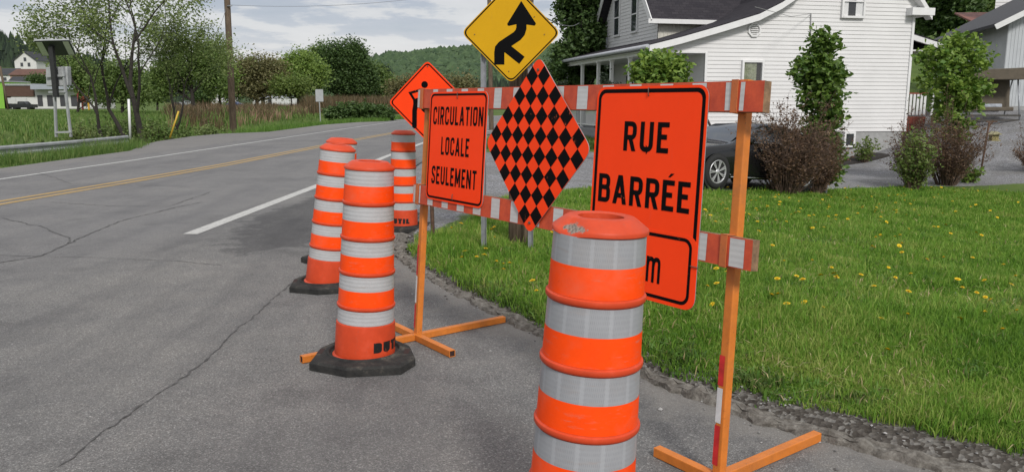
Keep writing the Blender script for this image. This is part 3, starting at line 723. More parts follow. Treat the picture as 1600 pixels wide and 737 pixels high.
for u0, top in ((.0, 1.545), (FL, 1.548)):
    mb = MB(); s = .0200
    V = [fr(u0+a*s, PY+b*s, z) for z in (-.03, top) for a, b in ((-1, -1), (1, -1), (1, 1), (-1, 1))]
    mb.add(V, [(0, 1, 5, 4), (1, 2, 6, 5), (2, 3, 7, 6), (3, 0, 4, 7), (0, 3, 2, 1)])
    p = child(mb, 'post', post_paint, bar_t, .004)
    mb = MB(); V = [fr(u0+a*(s-.004), PY+b*(s-.004), z) for z in (top-.05, top) for a, b in ((-1, -1), (1, -1), (1, 1), (-1, 1))]
    mb.add(V, [(4, 5, 1, 0), (5, 6, 2, 1), (6, 7, 3, 2), (7, 4, 0, 3), (0, 1, 2, 3)]); child(mb, 'post_opening', dark_hole, p)
    mb = MB()
    zz = [(.02, .19, 0), (.19, .34, 1), (.34, .47, 0)] if u0 > 1 else [(.02, .18, 0), (.18, .36, 1), (.36, .56, 0)]
    for z0, z1, mi in zz:
        xa, xb = (u0-s-.0012, u0+s*(.25 if u0 > 1 else -.2))
        z0_, z1_ = z0+.01, z1
        mb.add([fr(xa, PY+s+.0012, z0_), fr(xb, PY+s+.0012, z0_), fr(xb, PY+s+.0012, z1_), fr(xa, PY+s+.0012, z1_)], [(0, 1, 2, 3)], mi)
        mb.add([fr(xa, PY+s+.0012, z0_), fr(xa, PY-s, z0_), fr(xa, PY-s, z1_), fr(xa, PY+s+.0012, z1_)], [(3, 2, 1, 0)], mi)
    child(mb, 'reflective_tape', [tape_red, tape_white], p)
    # cross foot of square tube
    Bp = A0+Uv*u0*FS; Bp[2] = 0; nh = np.array((Nv[0], Nv[1], 0)); nh /= np.linalg.norm(nh)
    for k, (d, l0, l1) in enumerate(((nh, -.67, .74), (Uv, -.31 if u0 > 1 else -.40, .42))):
        for (a, b) in ([(l0, l1)] if k == 0 else [(l0, -.0245), (.0245, l1)]):
            mb = MB(); q = np.array((0, 0, .0200+.0025)); side = np.cross(d, (0, 0, 1)); s2 = .0200
            V = [Bp+q+d*t_+side*s2*i+np.array((0, 0, 1))*s2*j for t_ in (a, b) for i, j in ((-1, -1), (1, -1), (1, 1), (-1, 1))]
            mb.add(V, [(0, 1, 5, 4), (1, 2, 6, 5), (2, 3, 7, 6), (3, 0, 4, 7)])
            fo = child(mb, 'foot', post_paint, bar_t, .003)
            for e, sg in ((a, 1), (b, -1)):
                if abs(e) < .1: continue
                mb = MB()
                V = [Bp+q+d*(e+sg*.004)+side*(s2-.001)*i+np.array((0, 0, 1))*(s2-.001)*j for i, j in ((-1, -1), (1, -1), (1, 1), (-1, 1))]
                mb.add(V, [(0, 1, 2, 3)])
                for i0, j0, i1, j1 in ((-1, -1, 1, -1), (1, -1, 1, 1), (1, 1, -1, 1), (-1, 1, -1, -1)):
                    V = [Bp+q+d*e+side*s2*i0+np.array((0, 0, 1))*s2*j0, Bp+q+d*e+side*s2*i1+np.array((0, 0, 1))*s2*j1]
                    V += [Bp+q+d*e+side*(s2-.004)*i1+np.array((0, 0, 1))*(s2-.004)*j1, Bp+q+d*e+side*(s2-.004)*i0+np.array((0, 0, 1))*(s2-.004)*j0]
                    mb.add(V, [(0, 1, 2, 3)], 1)
                child(mb, 'tube_end', [dark_hole, post_paint], fo)
TOPW = [(-.026, .0), (.155, .21), (.31, .375), (.473, .541), (.639, .703), (.80, .868), (.973, 1.041), (1.15, 1.215), (1.32, 1.388), (1.487, 1.561), (1.662, 1.734), (1.836, 1.907), (2.016, 2.088), (2.191, 2.264), (2.359, 2.396), (2.426, 2.446)]
LOWW = [(-.024, .009), (.041, .057), (.149, .21), (.315, .384), (.483, .558), (.652, .729), (.829, .907), (1.007, 1.074), (1.185, 1.255), (1.361, 1.434), (1.54, 1.612), (1.72, 1.79), (1.9, 1.97), (2.08, 2.15), (2.25, 2.317), (2.43, 2.498)]
for z0, z1, ws in ((1.420, 1.536, TOPW), (.827, .944, LOWW)):
    mb = MB(); x0, x1, y0, y1 = -.03, 2.533, .008, .050
    V = [fr(x, y, z) for x in (x0, x1) for y in (y0, y1) for z in (z0, z1)]
    mb.add(V, [(0, 1, 3, 2)], 0); mb.add(V, [(4, 6, 7, 5)], 1); mb.add(V, [(2, 3, 7, 6), (0, 4, 5, 1)], 0); mb.add(V, [(1, 5, 7, 3), (0, 2, 6, 4)], 1)
    pl = child(mb, 'plank', [plank_red, raw_wood], bar_t, .0015)
    for a, b in ws:
        zt1 = z1-.003-.002*random.random(); za = z0+.003+.002*random.random(); k = random.uniform(-.003, .003)
        mb = MB(); mb.add([fr(a, y1+.0012, za), fr(b, y1+.0012, za), fr(b+k, y1+.0012, zt1), fr(a+k, y1+.0012, zt1)], [(0, 1, 2, 3)]); child(mb, 'white_stripe', plank_white, pl)
    mb = MB(); mb.add([fr(x0-.0012, y1+.0012, z0+.004), fr(x0-.0012, y0, z0+.004), fr(x0-.0012, y0, z1-.004), fr(x0-.0012, y1+.0012, z1-.004)], [(0, 1, 2, 3)]); child(mb, 'white_stripe', plank_white, pl)
    for u0 in (.004, FL):
        mb = MB(); a, b = u0-.028, u0+.017; th = .004; ya, yb = -.0415, y1+.002
        if u0 > 1: a, b = u0-.018, u0+.025
        a, b = (u0-.002, u0+.033) if u0 < 1 else (u0-.020, u0+.012)
        for (p0, p1) in (((ya, z0-.0055), (yb+th, z0-.0015)), ((ya, z1+.0015), (yb+th, z1+.0055))):
            V = [fr(x, y, z) for x in (a, b) for y in (p0[0], p1[0]) for z in (p0[1], p1[1])]
            mb.add(V, [(0, 1, 3, 2), (4, 6, 7, 5), (0, 4, 5, 1), (2, 3, 7, 6), (0, 2, 6, 4), (1, 5, 7, 3)])
        V = [fr(x, y, z) for x in (a, b) for y in (yb, yb+th) for z in (z0-.006, z1+.006)]
        mb.add(V, [(0, 1, 3, 2), (4, 6, 7, 5), (0, 4, 5, 1), (2, 3, 7, 6), (0, 2, 6, 4), (1, 5, 7, 3)])
        child(mb, 'bracket', bracket_paint, bar_t, .001)

# ------------------------------------------------------------------ sign plates
def sign_face(name, col, wear=.70):
    m, g = newmat(name, .55, .12); co = g.coord()
    c = g.ramp(g.noise(co, 4, 7, .7), [(.3, tuple(v*.93 for v in col)), (.7, tuple(min(1, v*1.03) for v in col))])
    c = g.mix(g.ramp(g.noise(co, 700, 2), [(.4, .0), (.7, .10)]), c, tuple(min(1, v*1.2+.008) for v in col))
    c = g.mix(g.ramp(g.noise(co, 30, 9, .85), [(wear-.03, 0), (wear, .8)]), c, (.20, .10, .07))
    mps = g.N.new('ShaderNodeMapping'); mps.inputs['Scale'].default_value = (30, 30, 3); mps.inputs['Rotation'].default_value = (.3, .2, 0); g.L.new(co, mps.inputs[0])
    c = g.mix(g.ramp(g.noise(mps.outputs[0], 1.2, 7, .8), [(.60, 0), (.72, .30)]), c, tuple(v*.6+.06 for v in col)); g.base(c); return m
sign_orange = sign_face('sign_orange', (1.0, .058, .008)); sign_yellow = sign_face('sign_yellow', (.58, .315, .006)); alu = mat('aluminium_back', (.42, .42, .42), .45, .12, 8, metal=.6)
def black_face(name, under, th=.615):
    m, g = newmat(name, .6, .05); co = g.coord()
    mk = g.math('ADD', g.noise(co, 26, 10, .82), g.math('MULTIPLY', g.noise(co, 3, 3), .35))
    g.base(g.mix(g.ramp(mk, [(th+.20, 0), (th+.22, .9)]), (.004, .004, .0045), under)); return m
ink_o = black_face('black_sheeting_worn', (.65, .14, .06)); ink_y = black_face('black_sheeting', (.05, .04, .02), .70)
bolt_m = mat('rusty_bolt', (.10, .07, .05), .7, .3, 60)
gy, RX = None, None
class Plate:
    """flat plate parallel to a leaning or upright frame; (x,z) in plate coordinates"""
    def __init__(s, name, label, tf, outline, face, th=.004, y=0., group='orange construction signs', cat='road sign', loc=None):
        s.tf = tf; s.y = y; s.face = face
        base = loc if loc is not None else tf(*outline_c(outline, y))
        s.t = thing(name, label, cat, base, 0, group)
        mb = MB(); n = len(outline); V = [tf(x, y, z) for x, z in outline]+[tf(x, y-th, z) for x, z in outline]
        mb.add(V, [tuple(range(n))[::-1]], 0); mb.add(V, [tuple(range(n, 2*n))], 1); mb.add(V, [(i, (i+1) % n, (i+1) % n+n, i+n) for i in range(n)], 1)
        s.pl = child(mb, 'plate', [face, alu], s.t); s.mb = MB()
    def ring(s, P, Q, dy=.0009, mb=None): ring(mb or s.mb, P, Q, s.y+dy, s.tf)
    def polys(s, polys, dy=.0009): put_polys(s.mb, polys, s.y+dy, s.tf, 0, .00003)
    def done(s, name, m): o = child(s.mb, name, m, s.t); s.mb = MB(); return o
    def bolts(s, pts, r=.006):
        for x, z in pts: mb = MB(); mb.tube([s.tf(x, s.y, z), s.tf(x, s.y+.006, z)], r, 8); child(mb, 'bolt', bolt_m, s.t)
def outline_c(P, y): return (sum(p[0] for p in P)/len(P), y, min(p[1] for p in P))
SY = .0565
P1 = Plate('road_sign', 'orange rectangular sign reading CIRCULATION LOCALE SEULEMENT hung on the left of the barricade', fr, rrect(.442, 1.193, .622, .648, .045), sign_orange, y=SY)
P1.ring(rrect(.442, 1.193, .600, .626, .036), rrect(.442, 1.193, .576, .602, .028)); P1.done('border', ink_o)
for w_ in (('CIRCULATION', .180, .716, 1.322, .107, .16), ('LOCALE', .287, .590, 1.145, .105, .16), ('SEULEMENT', .193, .680, .967, .107, .16)): P1.polys(word(*w_)); P1.done('lettering', ink_o)
for z in (1.495, .905): mb = MB(); mb.tube([fr(.442, SY, z+.016), fr(.442, SY+.005, z+.014), fr(.444, SY+.005, z-.016), fr(.443, SY, z-.018)], .0022, 6); child(mb, 'wire_tie', bolt_m, P1.t)
P2 = Plate('road_sign', 'tall orange sign reading RUE BARRÉE hung on the right of the barricade', fr, rrect(1.958, 1.072, .648, .905, .05), sign_orange, y=SY)
P2.ring(rrect(1.958, 1.072, .622, .882, .042), rrect(1.958, 1.072, .588, .848, .030)); P2.done('border', ink_o)
P2.polys(word('RUE', 1.824, 2.088, 1.243, .129, .165)); P2.done('lettering', ink_o); P2.polys(word('BARRÉE', 1.681, 2.222, 1.006, .128, .165, gap=.13)); P2.done('lettering', ink_o)
mb = MB(); Q = rrect(1.957, .769, .645, .300, .05); V = [fr(x, SY+.0016, z) for x, z in Q]+[fr(x, SY+.0004, z) for x, z in Q]; n = len(Q)
mb.add(V, [tuple(range(n))[::-1]]); mb.add(V, [(i, (i+1) % n, (i+1) % n+n, i+n) for i in range(n)]); pn = child(mb, 'distance_panel', sign_orange, P2.t)
P2.ring(rrect(1.950, .771, .605, .272, .042), rrect(1.950, .771, .577, .244, .030), .0025)
P2.polys(word('m', 2.010, 2.090, .697, .112, .17), .0025)
child(P2.mb, 'distance_lettering', ink_o, pn); P2.mb = MB()
for x, z in ((1.958, 1.50), (1.958, .64), (2.27, .80)): mb = MB(); mb.tube([fr(x, SY, z+.016), fr(x, SY+.006, z+.014), fr(x+.002, SY+.006, z-.016), fr(x, SY, z-.018)] if x < 2.2 else [fr(x-.02, SY, z), fr(x-.018, SY+.006, z), fr(x+.018, SY+.006, z), fr(x+.02, SY, z)], .0022, 6); child(mb, 'wire_tie', bolt_m, P2.t)

def diamond(cx, cz, hx, hz_, r, n=6):
    """rounded diamond outline"""
    out = []
    pts = [Vector((cx+hx, cz)), Vector((cx, cz+hz_)), Vector((cx-hx, cz)), Vector((cx, cz-hz_))]
    for i in range(4):
        a, b, c_ = pts[i-1], pts[i], pts[(i+1) % 4]; d1 = (a-b).normalized(); d2 = (c_-b).normalized(); p = b+d1*r; q = b+d2*r
        for k in range(n+1): t = k/n; out.append(tuple(p*(1-t)**2+b*2*t*(1-t)+q*t*t))
    return out
dcx, dcz, dhx, dhz = 1.192, 1.236, .432, .452
P3 = Plate('hazard_marker_sign', 'orange and black checkered diamond hung in the middle of the barricade', fr, diamond(dcx, dcz, dhx, dhz, .055), sign_orange, y=SY+.006)
cells = []
for i in range(9):
    for j in range(9):
        if (i+j) % 2 == 0: continue
        q = []
        for a, b in ((i, j), (i+1, j), (i+1, j+1), (i, j+1)):
            s, t_ = a/9, b/9; q.append((dcx+(s-t_)*dhx*.995, dcz+(s+t_-1)*dhz*.995))
        cells.append(q)
P3.polys(cells); P3.done('checker_squares', ink_o); P3.bolts([(dcx, dcz+.38), (dcx, dcz-.39)], .007)
# worker sign on a thin rusty post, behind the barricade
def upright(cx, cy, cz, ang, leanx=0.):
    """plate frame: x to the right, y towards the viewer, z up; ang turns it about z"""
    c, s = math.cos(ang), math.sin(ang)
    return lambda x, y, z: (cx+x*c+y*s+z*leanx, cy+x*s-y*c, cz+z)
galv = mat('galvanised_steel', (.30, .31, .33), .5, .2, 12, metal=.55); rust = mat('rusty_steel', (.10, .055, .035), .85, .3, 25, .3, 60)
ws = atY(669, 160, 8.5); wb = G(677, 376)
tfw = upright(ws[0], ws[1], ws[2], R(-8))
P4 = Plate('road_sign', 'orange diamond sign with black worker figure behind the left end of the barricade', tfw, diamond(0, 0, .437, .437, .05), sign_orange, cat='road sign', loc=wb)
P4.ring(diamond(0, 0, .418, .418, .045), diamond(0, 0, .400, .400, .04)); P4.done('border', ink_o)
def circ(x, z, r, n=20): return [(x+r*math.cos(2*math.pi*i/n), z+r*math.sin(2*math.pi*i/n)) for i in range(n)]
fig = [circ(-.035, .185, .036), [(-.085, .105), (-.065, .150), (-.005, .135), (.03, .07), (-.01, -.05), (-.125, -.06)]]
fig += stroke([(-.06, .135), (-.195, .098), (-.150, .025)], .026)+stroke([(-.13, .02), (-.15, -.09), (-.155, -.25)], .052)+[circ(-.155, -.25, .026)]+stroke([(-.06, -.02), (-.05, -.07), (.02, -.13), (.01, -.25)], .05)+[circ(.01, -.25, .025)]
fig += [[(-.165, .03), (-.10, .05), (-.06, -.06), (-.16, -.06)]]+stroke([(.0, .11), (.07, .03), (.13, .06)], .034)
fig += stroke([(.06, .10), (.20, -.16)], .02)+[[(.15, -.15), (.19, -.25), (.27, -.22), (.23, -.14)]]
P4.polys(fig, .0012); P4.done('worker_figure', ink_o); P4.bolts([(0, .375)], .008)
mb = MB(); mb.tube([wb-np.array((0, 0, .1)), tfw(.0, -.03, -.42), tfw(.0, -.03, .38)], .021, 8); child(mb, 'sign_post', rust, P4.t)

# yellow warning sign on two galvanised posts
ys = atY(798.5, 51.5, 7.35)
tfy = upright(ys[0], ys[1], ys[2], R(1.5))
P5 = Plate('road_sign', 'yellow diamond sign with black merging arrow, topmost over the barricade', tfy, diamond(0, 0, .453, .453, .067), sign_yellow, group='signs on posts', cat='road sign', loc=G(757, 384))
P5.ring(diamond(0, 0, .441, .441, .06), diamond(0, 0, .425, .425, .056)); P5.done('border', ink_y)
k = .453/77.; px = lambda x, y: ((x/5.263+720-799)*k, (51.5-y/5.263)*k)
arrow = [[px(498, 22), px(618, 198), px(612, 213), px(604, 215), px(543, 207), px(457, 205), px(398, 218), px(388, 213), px(385, 200)]]
arrow += [[a, b, c_, d] for a, b, c_, d in stroke([px(500, 200), px(500, 235), px(490, 268), px(465, 297), px(345, 375), px(325, 398), px(320, 430), px(320, 524)], 83/5.263*k)]
arrow += stroke([px(370, 385), px(505, 490)], 72/5.263*k)
P5.polys(arrow, .001); P5.done('merge_arrow', ink_y)
P5.bolts([px(120, 285), px(686, 285), px(604, 145), px(397, 577)], .005)
for pxb, xo in ((756, -.25), (829, .178)):
    b = atY(pxb, 392, 7.46); b[2] = zs(b[0], b[1]); mb = MB(); top = .18 if xo < 0 else .27
    b2 = Vector([float(v) for v in b])-Vector((0, 0, .15)); t2 = Vector(tfy(xo, -.045, top))
    mb.bar(b2, t2, .008, .045, 0, (1, 0, 0)) ; mb.bar(b2+Vector((-.022, -.012, 0)), t2+Vector((-.022, -.012, 0)), .028, .006, 0, (1, 0, 0)); mb.bar(b2+Vector((.022, -.012, 0)), t2+Vector((.022, -.012, 0)), .028, .006, 0, (1, 0, 0))
    child(mb, 'sign_post', galv, P5.t)

pole_wood, g = newmat('pole_wood', .9, .2); co = g.coord()
mp = g.N.new('ShaderNodeMapping'); mp.inputs['Scale'].default_value = (14, 14, .7); g.L.new(co, mp.inputs[0])
g.base(g.ramp(g.noise(mp.outputs[0], 3, 8, .7), [(.32, (.045, .033, .024)), (.52, (.13, .095, .068)), (.72, (.23, .175, .13))])); g.bump(g.noise(mp.outputs[0], 5, 6), .5, .01)
def pole(label, base, top, r0, r1, parts=()):
    t = thing('utility_pole', label, 'utility pole', base, 0, 'wooden utility poles'); mb = MB()
    b = Vector([float(v) for v in base])-Vector((0, 0, .3)); tp = Vector([float(v) for v in top])
    n = 14; mb.tube([b.lerp(tp, i/n) for i in range(n+1)], [r0+(r1-r0)*i/n for i in range(n+1)], 14); child(mb, 'pole', pole_wood, t); return t
bp = atY(813, 384, 7.8); bp[2] = zs(bp[0], bp[1]); pole('thick brown wooden pole just behind the checkered diamond sign', bp, bp+np.array((.03, .1, 8.5)), .122, .10)
b = gnd(768, 204, -.02); t = pole('thin grey wooden pole seen between the left sign and the yellow sign', b, b+np.array((-.12, 0, 9.)), .125, .095)
bL = atY(364, 199, 44.); bL[2] = zs(bL[0], bL[1]); tL = atY(352, -60, 44.)
tLp = pole('tall weathered wooden pole beside the road on the left', bL, tL, .19, .15)
mb = MB(); q = atY(355, 10, 43.8); mb.tube([q, q+np.array((.28, -.05, .02))], .03, 6); child(mb, 'insulator', galv, tLp)
def wire(label, pts, sag, r=.009):
    P = []
    for a, b in zip(pts[:-1], pts[1:]):
        for i in range(17): t = i/16; p = np.array(a)*(1-t)+np.array(b)*t; p = p-np.array((0, 0, sag*4*t*(1-t))); P.append(p)
    mb = MB(); mb.tube(P, r, 5); o = mb.build('overhead_wire', mat('wire_rubber', (.16, .16, .17), .7, .1)); tag(o, label, 'wire', 'overhead wires')
wire('upper wire running right from the tall wooden pole', [atY(357, 8, 43.8), atY(735, -14, 44.)], .35)
wire('thin wire dropping left from the tall wooden pole into the trees', [atY(353, 14, 43.8), atY(325, 64, 36)], .3, .012)
wire('wire running to the tree behind the yellow sign', [atY(822, 10, 8.1), atY(905, 36, 30)], .15, .008)

# ------------------------------------------------------------------ the white house
e1 = np.array((.975, .221, 0)); e1 /= np.linalg.norm(e1); e2 = np.array((-e1[1], e1[0], 0)); HANG = math.atan2(e1[1], e1[0])
HK = atY(1412, 205, 30.); HO = onplane(1017, 73, HK, e2); HO[2] = 0
def hl(px, py, a=None, b=0.):
    """photo direction -> house coordinates on the wall plane b (gable side) or a (porch side)"""
    q = onplane(px, py, HO+e2*b, e2) if a is None else onplane(px, py, HO+e1*a, e1)
    q = q-HO; return float(q@e1), float(q@e2), float(q[2])
siding = mat('white_vinyl_siding', (.64, .63, .625), .6, .035, .9, .05, 30); siding_b = mat('cream_board_siding', (.56, .54, .48), .6, .04, 2)
trim = mat('white_trim', (.68, .675, .67), .5, .04, 5); found = mat('foundation_concrete', (.30, .30, .295), .9, .15, 4, .3, 30)
shingle, g = newmat('asphalt_shingle', .9, .2); co = g.coord()
br = g.N.new('ShaderNodeTexBrick'); br.inputs['Scale'].default_value = 1.0; br.inputs['Brick Width'].default_value = .30; br.inputs['Row Height'].default_value = .14; br.inputs['Mortar Size'].default_value = .008
br.inputs['Color1'].default_value = (.040, .036, .042, 1); br.inputs['Color2'].default_value = (.020, .018, .024, 1); br.inputs['Mortar'].default_value = (.008, .008, .009, 1)
uv = g.N.new('ShaderNodeUVMap'); g.L.new(g.coord('UV'), br.inputs[0]); g.base(g.mix(.35, br.outputs[0], g.ramp(g.noise(co, 30, 5), [(.3, (.014, .013, .016)), (.7, (.075, .068, .076))])))
glass = mat('window_glass', (.035, .04, .045), .08, .1, 1, spec=.8); curtain = mat('green_curtain', (.22, .24, .16), .9, .3, 14)
gutter_m = mat('grey_gutter', (.42, .43, .46), .45, .06, 5); soffit = mat('white_soffit', (.5, .5, .5), .7, .05, 5); redwood = mat('red_stained_wood', (.20, .045, .028), .7, .25, 18); dark_pipe = mat('dark_iron', (.035, .022, .02), .6, .3, 30)
cedar = mat('shed_metal', (.38, .40, .43), .5, .05, 3)
house = thing('house', 'large white sided house with dark shingle roof and a porch behind the barricade', 'house', HO, HANG)
house.location.z = 0
def hb(mb, name, m, parent=house, bevel=0.): return mb.build(name, m, parent, bevel)
def lap(mb, fn, z0, z1, org, ax, out, step=.14, mi=0):
    """lap siding boards; fn(z)->list of (s0,s1) spans; org/ax/out give the wall frame in house coordinates"""
    z = z0
    while z < z1-1e-6:
        h = min(step, z1-z)
        for s0, s1 in fn(z+h/2):
            p = lambda s, o, zz: tuple(np.array(org)+np.array(ax)*s+np.array(out)*o+np.array((0, 0, zz)))
            mb.add([p(s0, .022, z), p(s1, .022, z), p(s1, .004, z+h), p(s0, .004, z+h)], [(0, 1, 2, 3)], mi)
            mb.add([p(s0, .022, z), p(s1, .022, z), p(s1, .0, z), p(s0, .0, z)], [(3, 2, 1, 0)], mi)
        z += step
def interp_poly(pts): return lambda z: float(np.interp(z, [p[1] for p in pts], [p[0] for p in pts]))
LROOF = [(-.05, 3.30), (1.0, 3.62), (2.43, 4.02), (3.88, 4.45), (4.73, 4.86), (5.34, 5.25), (7.75, 8.3)]
RROOF = [(10.6, 4.85), (7.75, 8.3)]
fl, frr = interp_poly(LROOF), interp_poly(RROOF)
WZ = .38
def gable(z):
    l = 2.06 if z < 3.15 else fl(z); r = 10.3 if z < 4.9 else frr(z)
    return [(l, r)] if r > l else []
mb = MB(); lap(mb, gable, WZ, 8.2, (0, 0, 0), (1, 0, 0), (0, -1, 0)); hb(mb, 'gable_wall', siding)
mb = MB(); mb.box((10.3, -.03, 2.65), (.1, .06, 4.55)); hb(mb, 'corner_trim', trim); mb = MB(); mb.box((2.06, -.03, 1.77), (.09, .06, 2.78)); mb.box((1.35, -.015, 3.165), (1.5, .05, .06)); hb(mb, 'corner_trim', trim)
mb = MB(); mb.box((6.17, 5.0, -.35), (8.2, 9.98, 1.44)); hb(mb, 'foundation', found)
mb = MB(); mb.prism([(2.07, .4), (10.28, .4), (10.28, 4.75), (7.75, 8.1), (5.3, 5.05), (4.7, 4.70), (2.07, 3.82)], .012, 9.9); hb(mb, 'inner_wall', siding)
# porch recess wall (porch back wall, lap siding) and ceiling
mb = MB(); lap(mb, lambda z: [(.05, 9.9)], WZ, 3.4, (2.04, 0, 0), (0, 1, 0), (-1, 0, 0)); hb(mb, 'porch_wall', siding)
mb = MB(); mb.box((1.03, 5.2, 3.16), (2.0, 10.2, .05)); hb(mb, 'porch_ceiling', soffit)
mb = MB(); mb.box((1.03, 5.2, .30), (2.0, 10.4, .14)); mb.box((.06, 5.2, -.1), (.06, 10.4, .7)); mb.box((1.03, .03, -.1), (2.0, .06, .7)); hb(mb, 'porch_floor', mat('grey_porch_deck', (.25, .25, .26), .8, .1, 8))
for i, pxc in enumerate((887, 910, 935, 955.5, 984, 1019)):
    a, bb, _ = hl(pxc, 120, a=.12); mb = MB(); mb.box((.12, bb, 1.75), (.13, .13, 2.8)); mb.box((.12, bb, 3.08), (.19, .19, .07)); hb(mb, 'porch_column', trim, bevel=.008)
mb = MB(); mb.box((.10, 5.2, 3.19), (.16, 10.4, .20)); mb.box((-.03, 5.55, 3.22), (.1, 11.5, .04)); hb(mb, 'porch_beam', trim)
mb = MB(); mb.box((.12, 5.4, 1.15), (.05, 9.5, .05)); mb.box((.12, 5.4, .5), (.05, 9.5, .05))
for i in range(60): mb.box((.12, .7+i*.16, .82), (.03, .03, .62))
o = hb(mb, 'porch_railing', trim)
# roofs: curved lean-to flowing into the main roof
def roof_sheet(name, prof, b0, b1, th=.07, m=shingle, parent=house):
    n = len(prof); mb = MB(); V = [(a, bb, z+th) for bb in (b0, b1) for a, z in prof]+[(a, bb, z) for bb in (b0, b1) for a, z in prof]
    F_ = [(i, i+1, n+i+1, n+i) for i in range(n-1)]+[(2*n+i, 3*n+i, 3*n+i+1, 2*n+i+1) for i in range(n-1)]+[(i, 2*n+i, 2*n+i+1, i+1) for i in range(n-1)]+[(n+i+1, 3*n+i+1, 3*n+i, n+i) for i in range(n-1)]+[(0, n, 3*n, 2*n), (n-1, 3*n-1, 4*n-1, 2*n-1)]
    mb.add(V, F_, 0); o = mb.build(name, m, parent); me = o.data; uvl = me.uv_layers.new(name='UVMap')
    d = [0]
    for i in range(1, n): d.append(d[-1]+math.hypot(prof[i][0]-prof[i-1][0], prof[i][1]-prof[i-1][1]))
    for lp in me.loops:
        v = lp.vertex_index % n; bb = me.vertices[lp.vertex_index].co.y; uvl.data[lp.index].uv = (bb, d[v])
    return o
roof_sheet('roof', [(-.18, 3.33)]+LROOF[1:], -.30, 11.4); roof_sheet('roof', RROOF[::-1]+[(10.85, 4.62)], -.30, 10.3)
# rake fascia board following the roof edge
mb = MB(); prof = [(-.18, 3.33)]+LROOF[1:]+[(10.85, 4.62)]
for i in range(len(prof)-1):
    (a, z), (c_, w) = prof[i], prof[i+1]
    V = [(a, -.30, z+.03), (c_, -.30, w+.03), (c_, -.30, w-.19), (a, -.30, z-.19), (a, -.335, z+.03), (c_, -.335, w+.03), (c_, -.335, w-.19), (a, -.335, z-.19)]
    mb.add(V, [(4, 5, 6, 7), (0, 4, 7, 3), (1, 2, 6, 5), (0, 1, 5, 4), (3, 7, 6, 2)]); mb.add([(a, -.31, z-.17), (c_, -.31, w-.17), (c_, 0.02, w-.17), (a, .02, z-.17)], [(0, 1, 2, 3)])
hb(mb, 'rake_board', trim)
mb = MB(); mb.box((10.45, .5, 4.72), (.95, 1.7, .26)); hb(mb, 'eave_return', trim)
mb = MB(); mb.tube([(-.23, -.30, 3.32), (-.23, 11.4, 3.32)], .075, 8); mb.tube([(-.2, -.02, 3.3), (-.02, .02, 3.15), (.05, .02, 3.05)], .035, 8); hb(mb, 'gutter', gutter_m)
# cross gable facing the road, above the porch roof
CB0, CB1, CZ, CA = 3.55, 9.9, 4.62, 1.75
cpk = ((CB0+CB1)/2, 8.4)
def cgab(z):
    if z < CZ+.1: return [(CB0, CB1)]
    t = (z-CZ-.1)/(cpk[1]-CZ-.1); return [(CB0+(cpk[0]-CB0)*t, CB1-(CB1-cpk[0])*t)] if t < 1 else []
mb = MB(); lap(mb, cgab, 3.6, 8.3, (CA, 0, 0), (0, 1, 0), (-1, 0, 0)); hb(mb, 'front_gable_wall', siding)
mb = MB(); mb.prism([(CA+.02, 3.6), (7, 3.6), (7, 4.7), (CA+.02, 4.7)], CB0+.02, CB1-.02, tf=lambda x, y, z: (x, y, z))
for i in range(30): mb.box((CA+.1+i*.16, CB0+.012, 4.1), (.02, .03, 1.1))
hb(mb, 'dormer_wall', siding_b)
for sgn, b0, b1 in ((-1, CB0-.32, cpk[0]), (1, CB1+.32, cpk[0])):
    z0 = CZ-.02; A_ = CA-.42; V = []; pz = cpk[1]+.25
    mb = MB()
    V = [(A_, b0, z0), (7.8, b0, z0), (7.8, b1, pz), (A_, b1, pz)]; V += [(x, y, z-.09) for x, y, z in V]
    mb.add(V, [(0, 1, 2, 3), (7, 6, 5, 4), (0, 4, 5, 1), (1, 5, 6, 2), (2, 6, 7, 3), (3, 7, 4, 0)])
    o = hb(mb, 'roof', shingle); uvl = o.data.uv_layers.new(name='UVMap')
    for lp in o.data.loops:
        v = o.data.vertices[lp.vertex_index].co; uvl.data[lp.index].uv = (v.x, math.hypot(v.y-b0, v.z-z0))
    mb = MB(); mb.bar((A_-.02, b0, z0-.1), (A_-.02, b1, pz-.1), .04, .24, 0, (0, sgn*.5, 1)); mb.box((3.4, b0-.01*sgn*-1, z0-.075), (4.1+.3, .05, .17)); mb.box((CA-.2, b0-sgn*.16, z0-.12), (.44, .34, .05)); hb(mb, 'fascia', trim)
mb = MB(); mb.tube([(CA-.05, CB1-.55, 4.5), (CA-.05, CB1-.55, 3.7)], .04, 8); hb(mb, 'downspout', gutter_m)
